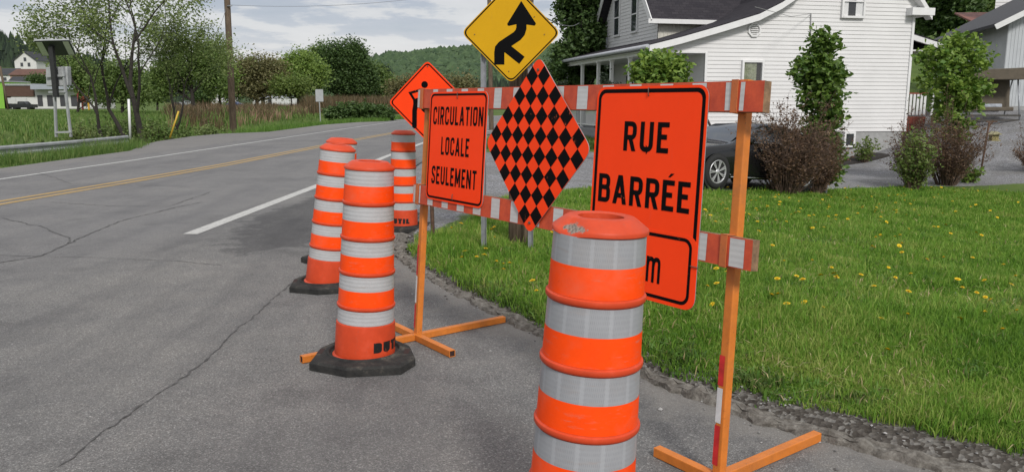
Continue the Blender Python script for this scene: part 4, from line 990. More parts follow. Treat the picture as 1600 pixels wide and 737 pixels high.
def window(org, ax, out, s0, s1, z0, z1, kind='dark', parent=house, bars=True):
    org, ax, out = map(np.array, (org, ax, out)); p = lambda s, o, z: tuple(org+ax*s+out*o+np.array((0, 0, z)))
    def bx(mb, a, b, c_, d, o0, o1, mi=0):
        V = [p(s, o, z) for s in (a, b) for o in (o0, o1) for z in (c_, d)]; mb.add(V, [(0, 1, 3, 2), (4, 6, 7, 5), (0, 4, 5, 1), (2, 3, 7, 6), (0, 2, 6, 4), (1, 5, 7, 3)], mi)
    w = .075; mb = MB()
    bx(mb, s0-w, s0, z0-w, z1+w, -.05, .055); bx(mb, s1, s1+w, z0-w, z1+w, -.05, .055); bx(mb, s0, s1, z1, z1+w, -.05, .055); bx(mb, s0, s1, z0-w, z0, -.05, .07)
    if bars: bx(mb, s0, s1, (z0+z1)/2-.025, (z0+z1)/2+.025, .0, .04)
    wf = mb.build('window', trim, parent)
    mb = MB(); mb.add([p(s0, .030, z0), p(s1, .030, z0), p(s1, .030, z1), p(s0, .030, z1)], [(0, 1, 2, 3)]); mb.build('pane', glass if kind == 'dark' else clear_glass, wf)
    if kind != 'dark':
        mb = MB(); n = 26; V = []
        for i in range(n+1):
            s = s0+(s1-s0)*i/n; V += [p(s, -.012+.010*math.sin(i*1.3), z0), p(s, -.012+.008*math.sin(i*1.3+.6), z1)]
        mb.add(V, [(2*i, 2*i+2, 2*i+3, 2*i+1) for i in range(n) if kind == 'curtain' and (i < n*.72) or kind == 'net' and (i < 7 or i > 16)]); mb.build('curtain', curtain if kind == 'curtain' else trim, wf)
    return wf
clear_glass, g = newmat('clear_glass', .05, .6); g.p.inputs['Transmission Weight'].default_value = .0
tr = g.N.new('ShaderNodeBsdfTransparent'); gl = g.N.new('ShaderNodeBsdfGlossy'); gl.inputs['Roughness'].default_value = .03; mx = g.N.new('ShaderNodeMixShader'); mx.inputs[0].default_value = .10
g.L.new(tr.outputs[0], mx.inputs[1]); g.L.new(gl.outputs[0], mx.inputs[2]); g.L.new(mx.outputs[0], g.N['Material Output'].inputs[0])
# dark recess boards behind the two curtained windows sit proud of the boards
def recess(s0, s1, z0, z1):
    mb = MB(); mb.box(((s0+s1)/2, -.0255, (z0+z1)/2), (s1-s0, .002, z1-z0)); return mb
O3, AX, OUT = (0, -.03, 0), (1, 0, 0), (0, -1, 0)
for (s0, s1, z0, z1, kd) in ((3.50, 4.20, 1.66, 2.84, 'curtain'), (7.32, 8.12, 4.52, 5.55, 'net')):
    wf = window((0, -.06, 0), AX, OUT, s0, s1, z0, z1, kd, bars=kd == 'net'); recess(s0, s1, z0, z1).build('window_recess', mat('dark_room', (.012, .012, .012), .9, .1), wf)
window((0, -.02, 0), AX, OUT, 7.80, 8.12, -.12, .30, 'dark', bars=False)
for pxa, pxb, pt, pb in ((961, 968.5, 3, 56), (988, 996, -3, 50)):
    _, b_a, z_b = hl(pxa, pb, a=CA); _, b_b, _ = hl(pxb, pb, a=CA); _, _, z_t = hl(pxa, pt, a=CA)
    window((CA-.02, 0, 0), (0, 1, 0), (-1, 0, 0), min(b_a, b_b), max(b_a, b_b), z_b, min(z_t, 6.1), 'dark')
window((2.02, 0, 0), (0, 1, 0), (-1, 0, 0), 6.6, 7.5, 1.2, 2.6, 'dark'); 
mb = MB(); mb.box((2.0, 4.6, 1.42), (.05, .95, 2.06)); hb(mb, 'porch_door', mat('dark_door', (.05, .03, .03), .5, .1))
# octagonal gable vent
va, _, vz = hl(1178, 47); mb = MB(); oc = lambda r: [(va+r*math.cos(R(22.5+45*i)), vz+r*math.sin(R(22.5+45*i))) for i in range(8)]
P, Q = oc(.26), oc(.19); mb.add([(x, -.07, z) for x, z in P]+[(x, -.07, z) for x, z in Q]+[(x, -.0, z) for x, z in P], [(i, (i+1) % 8, (i+1) % 8+8, i+8) for i in range(8)]+[(i, i+16, (i+1) % 8+16, (i+1) % 8) for i in range(8)])
for i in range(5): mb.box((va, -.05, vz-.14+i*.07), (.30-abs(i-2)*.04, .03, .035))
hb(mb, 'gable_vent', trim)
# service cable and mast on the gable
s1_, _, z1_ = hl(1266, 22); s2_, _, z2_ = hl(1265, 62); mb = MB(); mb.tube([(s1_, -.05, z1_), (s2_, -.05, z2_)], .02, 6); mb.tube([(s1_, -.05, z1_), (s1_-1.5, -1.2, z1_-.25), (s1_-5, -5, z1_-.45)], .009, 5); hb(mb, 'service_cable', mat('grey_cable', (.25, .25, .25), .6, .1))
# side stoop: lean-to roof, wall and red deck on the right
ca0, _, cz0 = hl(1416, 42, b=2.2); ca1, _, cz1 = hl(1476, 76, b=2.2); _, _, czb = hl(1440, 80, b=2.2)
mb = MB(); lap(mb, lambda z: [(0, max(.02, min(ca1-.35-10.36, (cz0-.12-z)/(cz0-cz1)*(ca1-ca0))))], czb, cz0-.12, (10.36, 2.2, 0), (1, 0, 0), (0, -1, 0)); mb.box(((10.36+ca1)/2-.1, 4.2, czb+.02), (ca1-10.5, 4.0, .06)); hb(mb, 'side_canopy_wall', siding)
mb = MB(); mb.bar((10.3, 2.0, cz0-.02), (ca1, 2.0, cz1-.02), .12, .20, 0, (0, 0, 1)); hb(mb, 'rake_board', trim)
roof_sheet('roof', [(10.3, cz0+.06), (ca1+.05, cz1+.06)], 1.95, 6.5)
mb = MB(); mb.box((10.62, 2.14, czb+.45), (.24, .05, .2)); hb(mb, 'wall_lamp', soffit)
mb = MB(); mb.box((ca1-.3, 2.3, (czb+.9)/2), (.1, .1, czb-.9)); hb(mb, 'canopy_post', trim)
mb = MB()
for i in range(9): mb.box((11.45, 1.75+i*.145*2, .86), (2.2, .28, .05))
mb.box((11.45, 1.62, .72), (2.2, .05, .26))
for i in range(15): mb.box((10.45+i*.145, 1.64, .35), (.11, .03, .55))
hb(mb, 'side_deck', redwood)
mb = MB()
for i in range(13): mb.box((10.45+i*.165, 1.57, 1.36), (.105, .03, .82))
hb(mb, 'deck_balusters', trim); mb = MB(); mb.box((11.45, 1.61, 1.80), (2.2, .1, .06)); mb.box((11.45, 1.63, .98), (2.2, .05, .05)); hb(mb, 'deck_rail', redwood)
mb = MB(); pts = [hl(1094, 165, b=-.6), hl(1111, 199, b=-.6), hl(1113, 202, b=-.6), hl(1117, 201, b=-.6), hl(1118, 196, b=-.6)]; mb.tube(pts, .045, 8); q = pts[1]; mb.tube([(q[0]-.05, q[1], q[2]), (q[0]-.05, q[1], -.6)], .03, 8); hb(mb, 'handrail', dark_pipe)
# mulch bed with a black edging under the gable wall
mb = MB(); 
def hw(a, b, dz=0.):
    p = HO+e1*a+e2*b; return (p[0], p[1], zs(p[0], p[1])+dz)
n = 40; V = []
for i in range(n+1):
    a = 2.2+6.6*i/n
    V += [hw(a, -1.25, .0), hw(a, -1.2, .07), hw(a, -.8, .09), hw(a, -.05, .12)]
mb.add(V, [(4*i+j, 4*i+j+1, 4*i+j+5, 4*i+j+4) for i in range(n) for j in range(3)]); o = mb.build('mulch_bed', mat('dark_mulch', (.022, .018, .016), .95, .4, 40, .8, 60)); tag(o, kind='structure')

# ------------------------------------------------------------------ neighbouring buildings on the right
def bx8(mb, x0, x1, y0, y1, z0, z1, mi=0): mb.box(((x0+x1)/2, (y0+y1)/2, (z0+z1)/2), (x1-x0, y1-y0, z1-z0), mi)
gbase = atY(1562, 176, 31.); 
garage = thing('garage', 'grey metal sided garage at the right edge of the picture', 'garage', (gbase[0], gbase[1], gbase[2]), R(-14))
ribbed, g = newmat('ribbed_metal', .45, .5, .0); co = g.coord(); wv = g.N.new('ShaderNodeTexWave'); wv.inputs['Scale'].default_value = 2.6; wv.bands_direction = 'X'; g.L.new(co, wv.inputs[0])
g.base(g.ramp(g.noise(co, 2, 4), [(.3, (.44, .46, .48)), (.7, (.52, .54, .56))])); g.bump(g.ramp(wv.outputs[1], [(.1, 0), (.3, 1)]), .7, .03)
gh = atY(1565, 36, 31.)[2]-gbase[2]
mb = MB(); mb.prism([(0, 0.25), (9, .25), (9, gh+.3), (4.8, gh+2.6), (0, gh)], -0.0, 9, tf=lambda x, y, z: (x, y, z)); mb.build('wall', ribbed, garage)
mb = MB(); bx8(mb, -.04, 9.04, -.04, 9, -1.0, .25); mb.build('foundation', found, garage)
mb = MB()
for (a, z0), (c_, z1) in (((-.55, gh-.16), (4.8, gh+2.72)), ((4.8, gh+2.72), (9.5, gh+.1))):
    V = [(a, -.5, z0), (c_, -.5, z1), (c_, 9.3, z1), (a, 9.3, z0)]; V += [(x, y, z+.12) for x, y, z in V]
    mb.add(V, [(3, 2, 1, 0), (4, 5, 6, 7), (0, 1, 5, 4), (1, 2, 6, 5), (2, 3, 7, 6), (3, 0, 4, 7)])
mb.build('roof', shingle_plain if 'shingle_plain' in globals() else mat('grey_shingle', (.06, .06, .065), .9, .3, 20), garage)
mb = MB(); mb.bar((-.6, -.52, gh-.19), (4.8, -.52, gh+2.69), .05, .2, 0, (0, 0, 1)); mb.build('fascia', trim, garage)
hb0 = atY(1549, 60, 40.)
uph = thing('outbuilding', 'white sided building with a rusty metal roof above the grey garage', 'building', (hb0[0], hb0[1], zs(hb0[0], hb0[1])-.5), R(-6))
uz = atY(1549, 42, 40.)[2]-uph.location.z; mb = MB(); lap(mb, lambda z: [(0, 8)], 0, uz, (0, 0, 0), (1, 0, 0), (0, -1, 0), .16); lap(mb, lambda z: [(0, 6)], 0, uz, (0, 0, 0), (0, 1, 0), (-1, 0, 0), .16); mb.build('wall', siding, uph)
rustroof = mat('rusty_metal_roof', (.16, .055, .035), .6, .35, 3); mb = MB()
mb.add([(-.6, -1.1, uz-.25), (8.6, -1.1, uz-.25), (8.6, 3, uz+1.0), (-.6, 3, uz+1.0), (-.6, -1.1, uz-.33), (8.6, -1.1, uz-.33), (8.6, 3, uz+.92), (-.6, 3, uz+.92)], [(0, 1, 2, 3), (7, 6, 5, 4), (0, 4, 5, 1), (1, 5, 6, 2), (2, 6, 7, 3), (3, 7, 4, 0)]); mb.build('roof', rustroof, uph)
mb = MB(); lap(mb, lambda z: [(.3, 7.6)], uz+.1, uz+3.2, (0, .6, 0), (1, 0, 0), (0, -1, 0), .16); mb.build('upper_wall', siding, uph)
w_ = (hl(0, 0)[0], 0)
window((0, -.01, 0), (1, 0, 0), (0, -1, 0), .95, 1.75, uz-1.3, uz-.45, 'dark', parent=uph)
# garden swing with a brown canopy beside the garage
sb = atY(1540, 178, 29.5); sb[2] = zs(sb[0], sb[1]); swing = thing('garden_swing', 'brown canopied garden swing seat beside the grey garage', 'garden swing', sb, R(-8))
brownf = mat('brown_canvas', (.10, .082, .06), .9, .15, 4, .2, 20); frm = mat('dark_frame', (.05, .045, .04), .5, .2, 10)
sz = sb[2]; top = atY(1540, 107, 29.5)[2]-sz; mb = MB(); mb.prism([(-1.0, top-.42), (1.0, top-.42), (.92, top), (-.92, top-.08)], -.6, .6); mb.build('canopy', brownf, swing, .02)
mb = MB(); mb.box((0, .25, top*.55), (1.7, .12, 1.15), 0, Matrix.Rotation(R(-10), 3, 'X')); mb.build('backrest', brownf, swing, .03)
mb = MB(); mb.box((0, -.1, .48), (1.55, .6, .14)); mb.build('seat', brownf, swing, .03)
mb = MB(); mb.box((.05, -.2, .60), (.7, .3, .14)); mb.build('cushion', mat('pale_cushion', (.32, .34, .38), .9, .3, 8), swing, .04)
for sx in (-.9, .9):
    for sy in (-.6, .6): mb = MB(); mb.tube([(sx, sy*1.1, 0), (sx, sy*.25, top-.2)], .028, 8); mb.build('leg', frm if sx < 0 else galv, swing)
for zz in (.08, .25): mb = MB(); mb.box((0, -.62, zz), (1.85, .04, .07)); mb.build('crossbar', frm, swing)

# bird feeder on a rusty iron bracket post
fb = G(1531, 275); fd = fb[1]; ft = atY(1546, 190, fd); feeder = thing('bird_feeder', 'small yellow wooden bird feeder hanging from a rusty iron post', 'bird feeder', fb)
mb = MB(); ftv = np.array(ft); mb.tube([fb-np.array((0, 0, .1)), ftv], .028, 8); mb.bar(ftv+np.array((-.10, 0, 0)), ftv+np.array((.22, 0, .0)), .05, .035); mb.bar(ftv+np.array((.0, 0, -.14)), ftv+np.array((.10, 0, -.01)), .03, .03); child(mb, 'post', rust, feeder)
fc = atY(1553, 214, fd); mb = MB(); mb.tube([fc+np.array((0, 0, .09)), fc+np.array((.0, 0, .36))], .004, 5); child(mb, 'hanger', dark_pipe, feeder)
fw = mat('weathered_yellow_wood', (.26, .22, .10), .85, .2, 20); mb = MB()
mb.box(fc, (.20, .16, .16)); mb.box(fc-np.array((0, 0, .10)), (.28, .24, .03)); child(mb, 'box', fw, feeder, .004)
mb = MB(); mb.prism([(-.17, .07), (.17, .07), (0, .16)], -.15, .15, tf=lambda x, y, z: (fc[0]+x, fc[1]+y, fc[2]+z)); child(mb, 'roof', mat('feeder_roof', (.33, .30, .18), .8, .2, 20), feeder)

# ------------------------------------------------------------------ black sedan on the gravel
def car():
    cb = G(1113, 299); t = thing('parked_car', 'black sedan parked on the gravel behind the tall orange sign', 'car', cb, 0)
    ca_ = R(33); hd = np.array((-math.cos(ca_), -math.sin(ca_), 0)); sdv = np.array((math.sin(ca_), -math.cos(ca_), 0))   # front points left and a little nearer
    ctr = cb-hd*1.42-sdv*.835
    q = lambda a, b_: zs(*(ctr+hd*a+sdv*b_)[:2]); zf, zr = (q(1.4, .8)+q(1.4, -.8))/2, (q(-1.4, .8)+q(-1.4, -.8))/2
    t.location = (ctr[0], ctr[1], (zf+zr)/2+.005); t.rotation_euler = (0, -math.atan2(zf-zr, 2.8), math.atan2(hd[1], hd[0]))
    paint = mat('black_car_paint', (.006, .006, .007), .25, .1, 2, coat=.6, spec=.3); cg = mat('car_glass', (.03, .035, .04), .04, .1, 1, spec=1.0); chrome = mat('chrome', (.62, .62, .64), .15, .05, 4, metal=1.)
    tyre = mat('tyre', (.014, .014, .014), .85, .15, 30); lampw = mat('clear_lamp', (.5, .5, .52), .15, .1, 5); lampr = mat('red_lamp', (.30, .01, .01), .2, .1, 5)
    # stations along x (front = +x): bottom z, belt z, belt half width, roof z, roof half width
    X = [2.42, 2.36, 2.15, 1.7, 1.2, .85, .35, -.1, -.6, -1.1, -1.5, -1.85, -2.2, -2.38, -2.44]
    belt = [.55, .66, .74, .83, .89, .93, .95, .96, .97, .985, 1.0, 1.01, 1.0, .93, .70]
    roof = [.56, .67, .76, .85, .92, .97, 1.25, 1.40, 1.445, 1.42, 1.31, 1.13, 1.04, .95, .71]
    hwd = [.55, .70, .82, .88, .90, .905, .91, .91, .91, .90, .89, .87, .82, .76, .66]
    rw = [.5, .62, .74, .78, .80, .78, .62, .58, .57, .57, .59, .64, .70, .68, .6]
    bot = [.30, .22, .20]+[.19]*9+[.22, .28, .40]
    secs = []
    for x, b, r, h, w, z0 in zip(X, belt, roof, hwd, rw, bot):
        mid = (z0+b)/2
        half = [(0, z0), (h*.86, z0), (h*.97, z0+.08), (h, mid-.05), (h*1.0, mid+.1), (h*.985, b-.08), (h*.95, b), (h*.95*.55+w*.45, b+(r-b)*.5), (w*1.0, r-.045 if r-b > .1 else r-.01), (w*.8, r), (w*.4, r+.012), (0, r+.016)]
        secs.append([(x, yy, zz) for yy, zz in half]+[(x, -yy, zz) for yy, zz in half[-2:0:-1]])
    n = len(secs[0]); V = [p for s_ in secs for p in s_]; mb = MB()
    F_ = [(i*n+j, i*n+(j+1) % n, (i+1)*n+(j+1) % n, (i+1)*n+j) for i in range(len(X)-1) for j in range(n)]+[tuple(range(n)), tuple(range((len(X)-1)*n, len(X)*n))[::-1]]
    mb.add(V, F_, 0, True); body = mb.build('body', paint, t); ss = body.modifiers.new('sub', 'SUBSURF'); ss.levels = 1; ss.render_levels = 2
    # wheel arches: dark discs just proud, then wheels
    def sidewin(xs, sgn, name='side_window'):
        mb = MB(); V = []
        for x in xs:
            b = np.interp(-x, [-q for q in X], belt)+.03; r = np.interp(-x, [-q for q in X], roof)-.075; h = np.interp(-x, [-q for q in X], hwd)*.95; w = np.interp(-x, [-q for q in X], rw)
            r = max(r, b+.01)
            V += [(x, sgn*(h+.002), b), (x, sgn*(h*.5+w*.5+.018), (b+r)/2), (x, sgn*(w+.03), r)]
        m_ = len(xs); mb.add(V, [(3*i+j, 3*i+3+j, 3*i+4+j, 3*i+1+j) for i in range(m_-1) for j in range(2)], 0, True); mb.build(name, cg, t)
    for sg in (1, -1):
        sidewin([.62, .4, .1, -.25], sg); sidewin([-.33, -.6, -.9, -1.2], sg); sidewin([-1.28, -1.45, -1.62], sg)
        mb = MB(); mb.tube([(.75, sg*.872, .965), (.3, sg*.875, .975), (-.6, sg*.875, .995), (-1.7, sg*.84, 1.025)], .012, 6); mb.build('chrome_strip', chrome, t)
        mb = MB(); mb.box((.62, sg*.98, 1.02), (.12, .20, .13)); mb.build('mirror', paint, t, .04)
        mb = MB(); mb.box((2.18, sg*.66, .66), (.32, .26, .12)); mb.build('headlight', lampw, t, .03)
        mb = MB(); mb.box((-2.36, sg*.62, .84), (.16, .26, .14)); mb.build('tail_light', lampr, t, .03)
        for hx in (.1, -.9): mb = MB(); mb.tube([(hx-.08, sg*.925, .84), (hx+.08, sg*.925, .84)], .013, 6); mb.build('door_handle', chrome, t)
        mb = MB(); mb.tube([(1.0, sg*.90, .25), (-1.0, sg*.90, .25)], .012, 6); mb.build('sill_strip', chrome, t)
        for wx in (1.42, -1.38):
            aw = MB(); aw.lathe([(.385, 0), (.36, .006), (.0, .006)], 32); a_ = aw.build('wheel_arch', tyre, t); a_.location = (wx, sg*.905, .335); a_.rotation_euler = (R(-90)*sg, 0, 0)
            wb_ = MB(); wb_.lathe([(.20, -.10), (.335, -.10), (.345, -.07), (.345, .07), (.335, .10), (.245, .105), (.235, .09)], 40); wo = wb_.build('wheel', tyre, t); wo.location = (wx, sg*.835, .345); wo.rotation_euler = (R(-90)*sg, 0, 0)
            rb = MB(); rb.lathe([(.240, .10), (.232, .112), (.218, .10), (.215, .05)], 40); rb.lathe([(.06, .09), (.05, .105), (0, .11)], 20)
            for q in range(7):
                for d in (-.10, .10):
                    a = 2*math.pi*q/7; rb.bar((.045*math.cos(a), .045*math.sin(a), .097), (.225*math.cos(a+d), .225*math.sin(a+d), .102), .022, .014)
            ro = rb.build('rim', mat('alloy', (.50, .50, .51), .35, .05, 5, metal=.5), wo)
            db = MB(); db.lathe([(.232, .03), (0, .03)], 24); db.build('brake', dark_hole, wo)
    # windscreen and rear glass
    for xs_, nm in ((( .90, .60, .33, .02), 'windscreen'), ((-1.42, -1.62, -1.90), 'rear_window')):
        mb = MB(); V = []
        for x in xs_:
            r = np.interp(-x, [-q for q in X], roof)+.020; w = np.interp(-x, [-q for q in X], rw)*.93
            V += [(x, w*k_, r-.018*abs(k_)+.012) for k_ in (-1, -.5, 0, .5, 1)]
        mb.add(V, [(5*i+j, 5*i+j+1, 5*i+6+j, 5*i+5+j) for i in range(len(xs_)-1) for j in range(4)], 0, True); mb.build(nm, cg, t)
car()

# ------------------------------------------------------------------ vegetation
def leafmat(name, a, b, tr_=.35, rough=.55): return mat(name, a, rough, .0, 1.5, col2=b, island=True, trans=tr_, lo=.25, hi=.75)
def leaves(P, size, jit=.35, flat=.5):
    """P (n,3): one bent rhombic leaf at each point; returns V, F"""
    n = len(P); d = rng.normal(0, 1, (n, 3)); d[:, 2] = d[:, 2]*flat-.15; d /= np.linalg.norm(d, axis=1)[:, None]
    u = rng.normal(0, 1, (n, 3)); u -= d*(u*d).sum(1)[:, None]; u /= np.linalg.norm(u, axis=1)[:, None]; w = np.cross(d, u)
    s = size*rng.uniform(1-jit, 1+jit, (n, 1))
    V = np.stack([P-d*s*.5, P+u*s*.36+w*s*.08, P+d*s*.6-w*s*.06, P-u*s*.36+w*s*.08], 1).reshape(-1, 3)
    F_ = np.arange(n)[:, None]*4+np.array([[0, 1, 2, 3]]); return V, F_
def clump_points(cl, per, spread):
    cl = np.asarray(cl); n = len(cl)*per; c = np.repeat(cl, per, 0); return c+rng.normal(0, 1, (n, 3))*spread
def ellipsoid_pts(ells, n, shell=.45):
    out = []; wts = np.array([e[3]*e[4]*e[5] for e in ells])**.67; wts /= wts.sum()
    for e, w in zip(ells, wts):
        k = max(1, int(n*w)); d = rng.normal(0, 1, (k, 3)); d /= np.linalg.norm(d, axis=1)[:, None]; r = rng.random((k, 1))**shell
        out.append(np.array(e[:3])+d*r*np.array(e[3:6]))
    return np.concatenate(out)
bark = mat('bark', (.055, .045, .036), .95, .35, 12, .6, 30); bark_d = mat('dark_bark', (.030, .025, .021), .95, .3, 12, .5, 30)
def tree(name, label, cat, base, ells, nclump, per, leaf, spread, lm, trunk_r=.15, bm_=bark, group=None, limbs=14, shell=.4, lean=(0, 0), trunk_top=None, flat=.5, sides=6):
    """ells: ellipsoids (x,y,z,rx,ry,rz) relative to the base making the crown outline"""
    t = thing(name, label, cat, base, 0, group)
    cl = ellipsoid_pts(ells, nclump, shell); cl = cl+rng.normal(0, .04, cl.shape)*np.array(ells[0][3:6])
    zt_ = trunk_top if trunk_top else max(e[2]+e[5]*.4 for e in ells); zb = min(e[2]-e[5] for e in ells)
    cx = np.mean([e[0] for e in ells]); cy = np.mean([e[1] for e in ells])
    mb = MB(); axis = [np.array((cx*s_**1.5+lean[0]*(1-s_)*0+.02*zt_*math.sin(5*s_), cy*s_**1.5, -.15+(zt_+.15)*s_)) for s_ in np.linspace(0, 1, 9)]
    mb.tube(axis, [trunk_r*(1-.85*s_)+.004 for s_ in np.linspace(0, 1, 9)], 8)
    for q in cl[rng.choice(len(cl), min(limbs, len(cl)), replace=False)]:
        s_ = np.clip((q[2]-.25*np.hypot(q[0]-cx, q[1]-cy)-.3*(q[2]-max(zb, 0)))/zt_, .15, .9); a = axis[int(s_*8)]
        m_ = (a+q)/2+np.array((0, 0, .06*zt_*rng.random())); r0 = trunk_r*(1-.8*s_)*.45
        mb.tube([a, (a+m_)/2+rng.normal(0, .02, 3)*zt_*.3, m_, (m_+q)/2, q], [r0, r0*.8, r0*.6, r0*.4, r0*.15+.002], sides)
    mb.build('trunk', bm_, t)
    P = clump_points(cl, per, spread); V, F_ = leaves(P, leaf, flat=flat)
    np_mesh('crown', V, F_, lm, t); return t
maple = leafmat('maple_leaf', (.050, .115, .016), (.150, .235, .036)); maple2 = leafmat('maple_leaf_light', (.085, .175, .022), (.24, .34, .055))
dull = leafmat('bush_leaf', (.040, .085, .022), (.10, .155, .045)); yel = leafmat('spring_leaf', (.09, .15, .025), (.20, .26, .06))
redl = leafmat('spirea_leaf', (.085, .046, .030), (.19, .112, .058), .3); redg = leafmat('spirea_leaf_green', (.06, .055, .022), (.12, .095, .04), .25)
def EL(pts, Yd, base):
    """crown outline given as (px,py,rx_px,ry_px,depth factor) at distance Yd -> ellipsoids relative to base"""
    out = []
    for p in pts:
        x, y, rx, ry = p[:4]; dep = p[4] if len(p) > 4 else 1.; c_ = atY(x, y, Yd); k_ = Yd/F_PX
        out.append((c_[0]-base[0], c_[1]-base[1], c_[2]-base[2], rx*k_, rx*k_*dep, ry*k_))
    return out
# two small staked maples and a rounded one by the porch
b = G(1283, 301); Yd = b[1]
tree('maple_tree', 'slim dark green young maple standing before the white gable wall', 'tree', b, EL([(1285, 75, 24, 26), (1268, 105, 38, 24), (1290, 118, 34, 30), (1285, 150, 36, 26), (1292, 180, 27, 26), (1280, 210, 30, 26), (1302, 235, 18, 34), (1296, 270, 16, 22)], Yd, b), 400, 15, .125, .085, maple, .035, bark, 'young maples along the lawn', 26, .6)
b = G(1486, 284); Yd = b[1]
tree('maple_tree', 'bright green young maple in front of the side deck', 'tree', b, EL([(1500, 75, 34, 22), (1470, 95, 40, 26), (1515, 100, 36, 30), (1475, 130, 40, 26), (1505, 140, 40, 24), (1490, 168, 40, 20), (1530, 140, 20, 16), (1495, 200, 26, 22)], Yd, b), 360, 15, .13, .085, maple2, .035, bark, 'young maples along the lawn', 30, .6)
b = G(1030, 292); b = atY(1030, 292, 19.5); b[2] = zs(b[0], b[1])
tree('maple_tree', 'round green young maple standing before the porch corner', 'tree', b, EL([(1030, 100, 32, 24), (1008, 115, 28, 16), (1050, 108, 26, 20), (1030, 130, 40, 20), (1030, 150, 36, 20)], 19.5, b), 300, 16, .13, .085, maple2, .04, bark, 'young maples along the lawn', 20, .6)
for pxb, lab in ((1290, 'grey stake pipe beside the slim dark maple'), (1513, 'grey stake pipe beside the bright green maple')):
    b = G(pxb, 303 if pxb < 1400 else 284); tp = atY(pxb+3, 220 if pxb < 1400 else 230, b[1]); mb = MB(); mb.tube([(0, 0, -.1), tuple(tp-b)], .035, 10); o = mb.build('stake_pipe', mat('grey_pipe', (.22, .24, .26), .6, .15, 10)); o.location = b; tag(o, lab, 'pipe', 'stakes of the young maples')
def shrub(label, base, w, h, stems, lm, leaf, per, bm_=bark_d, group=None, name='shrub', spread=.05, up=.9):
    """many thin stems fanning up from the base with small leaves along them"""
    t = thing(name, label, 'shrub', base, 0, group); mb = MB(); pts = []
    for i in range(stems):
        a = rng.random()*6.283; rr = rng.random()**.6*w/2; l = h*rng.uniform(.35, 1.0)**.8*(1.08-.30*(rr/(w/2))**2)*(1.18 if rng.random() < .12 else 1)*(1+.12*math.sin(3*a+h*5)); p0 = np.array((rr*.18*math.cos(a), rr*.18*math.sin(a), -.05)); p1 = np.array((rr*math.cos(a), rr*math.sin(a)*.8, l))
        mid = (p0+p1)/2+np.array((-.12*rr*math.cos(a), -.12*rr*math.sin(a), .06*h))+rng.normal(0, .03*h, 3)
        P = [p0*(1-s_)**2+2*mid*s_*(1-s_)+p1*s_*s_ for s_ in np.linspace(0, 1, 6)]
        mb.tube(P, [.010*(1-.75*s_) for s_ in np.linspace(0, 1, 6)], 4, cap=False)
        for j in range(per):
            s_ = rng.uniform(.25, 1.0); c_ = p0*(1-s_)**2+2*mid*s_*(1-s_)+p1*s_*s_; pts.append(c_+rng.normal(0, spread, 3))
            if j % 6 == 0:
                e_ = c_+np.array((rng.normal(0, .14), rng.normal(0, .12), rng.uniform(.0, .22)))*h*.75; mb.tube([c_, (c_+e_)/2+rng.normal(0, .01, 3), e_], [.0045, .003, .0015], 3, cap=False)
                pts += [e_*(k_)+c_*(1-k_)+rng.normal(0, .02, 3) for k_ in rng.random(4)]
    mb.build('stems', bm_, t); V, F_ = leaves(np.array(pts), leaf); np_mesh('foliage', V, F_, lm, t); return t
twig = mat('red_brown_twig', (.11, .072, .052), .9, .3, 10)
for (pxc, pyb, wpx, top, lab, n) in ((1226, 303, 205, 170, 'large reddish brown shrub hiding the back of the black car', 250), (1275, 303, 80, 205, 'brown leafy shrub at the foot of the slim dark maple', 110),
        (1425, 291, 90, 185, 'reddish brown shrub left of the small green bush', 120), (1478, 289, 150, 178, 'wide reddish brown shrub around the bright green maple', 190), (1612, 268, 70, 196, 'brown shrub cut off by the right edge', 50)):
    b = G(pxc, pyb); k_ = b[1]/F_PX; shrub(lab, b, wpx*k_, (pyb-top)*k_, n, redl, .046, 20, twig, 'reddish brown shrubs along the lawn')
b = G(1425, 297); k_ = b[1]/F_PX; shrub('small bright green bush in front of the brown shrubs', b, 80*k_, 88*k_, 70, yel, .075, 20, twig, None, spread=.05)
b = G(1352, 255); b = atY(1352, 236, 28.2); b[2] = zs(b[0], b[1]); shrub('low pale green plant against the house foundation', b, 1.1, .85, 30, yel, .09, 12, twig, None)
b = G(1515, 285); k_ = b[1]/F_PX; shrub('low green leafy bush at the foot of the grey stake', b, 55*k_, 30*k_, 26, maple2, .09, 10, twig, None)
for pxc, r_, lab in ((878, 9, 'small dark clipped conifer left of the porch columns'), (948, 13, 'taller dark conifer between two porch columns'), (968, 12, 'low dark round conifer by the porch, right of the taller one')):
    b = atY(pxc, 150, 26.5); b[2] = zs(b[0], b[1]); ct = atY(pxc, 122 if r_ < 13 else 108, 26.5)[2]-b[2]
    tree('conifer', lab, 'conifer', b, [(0, 0, ct*.4, .30, .3, ct*.42), (0, 0, ct*.7, .2, .2, ct*.32)], 110, 22, .07, .06, leafmat('dark_needles', (.012, .024, .012), (.030, .048, .022)), .05, bark_d, 'small conifers along the porch', 5)

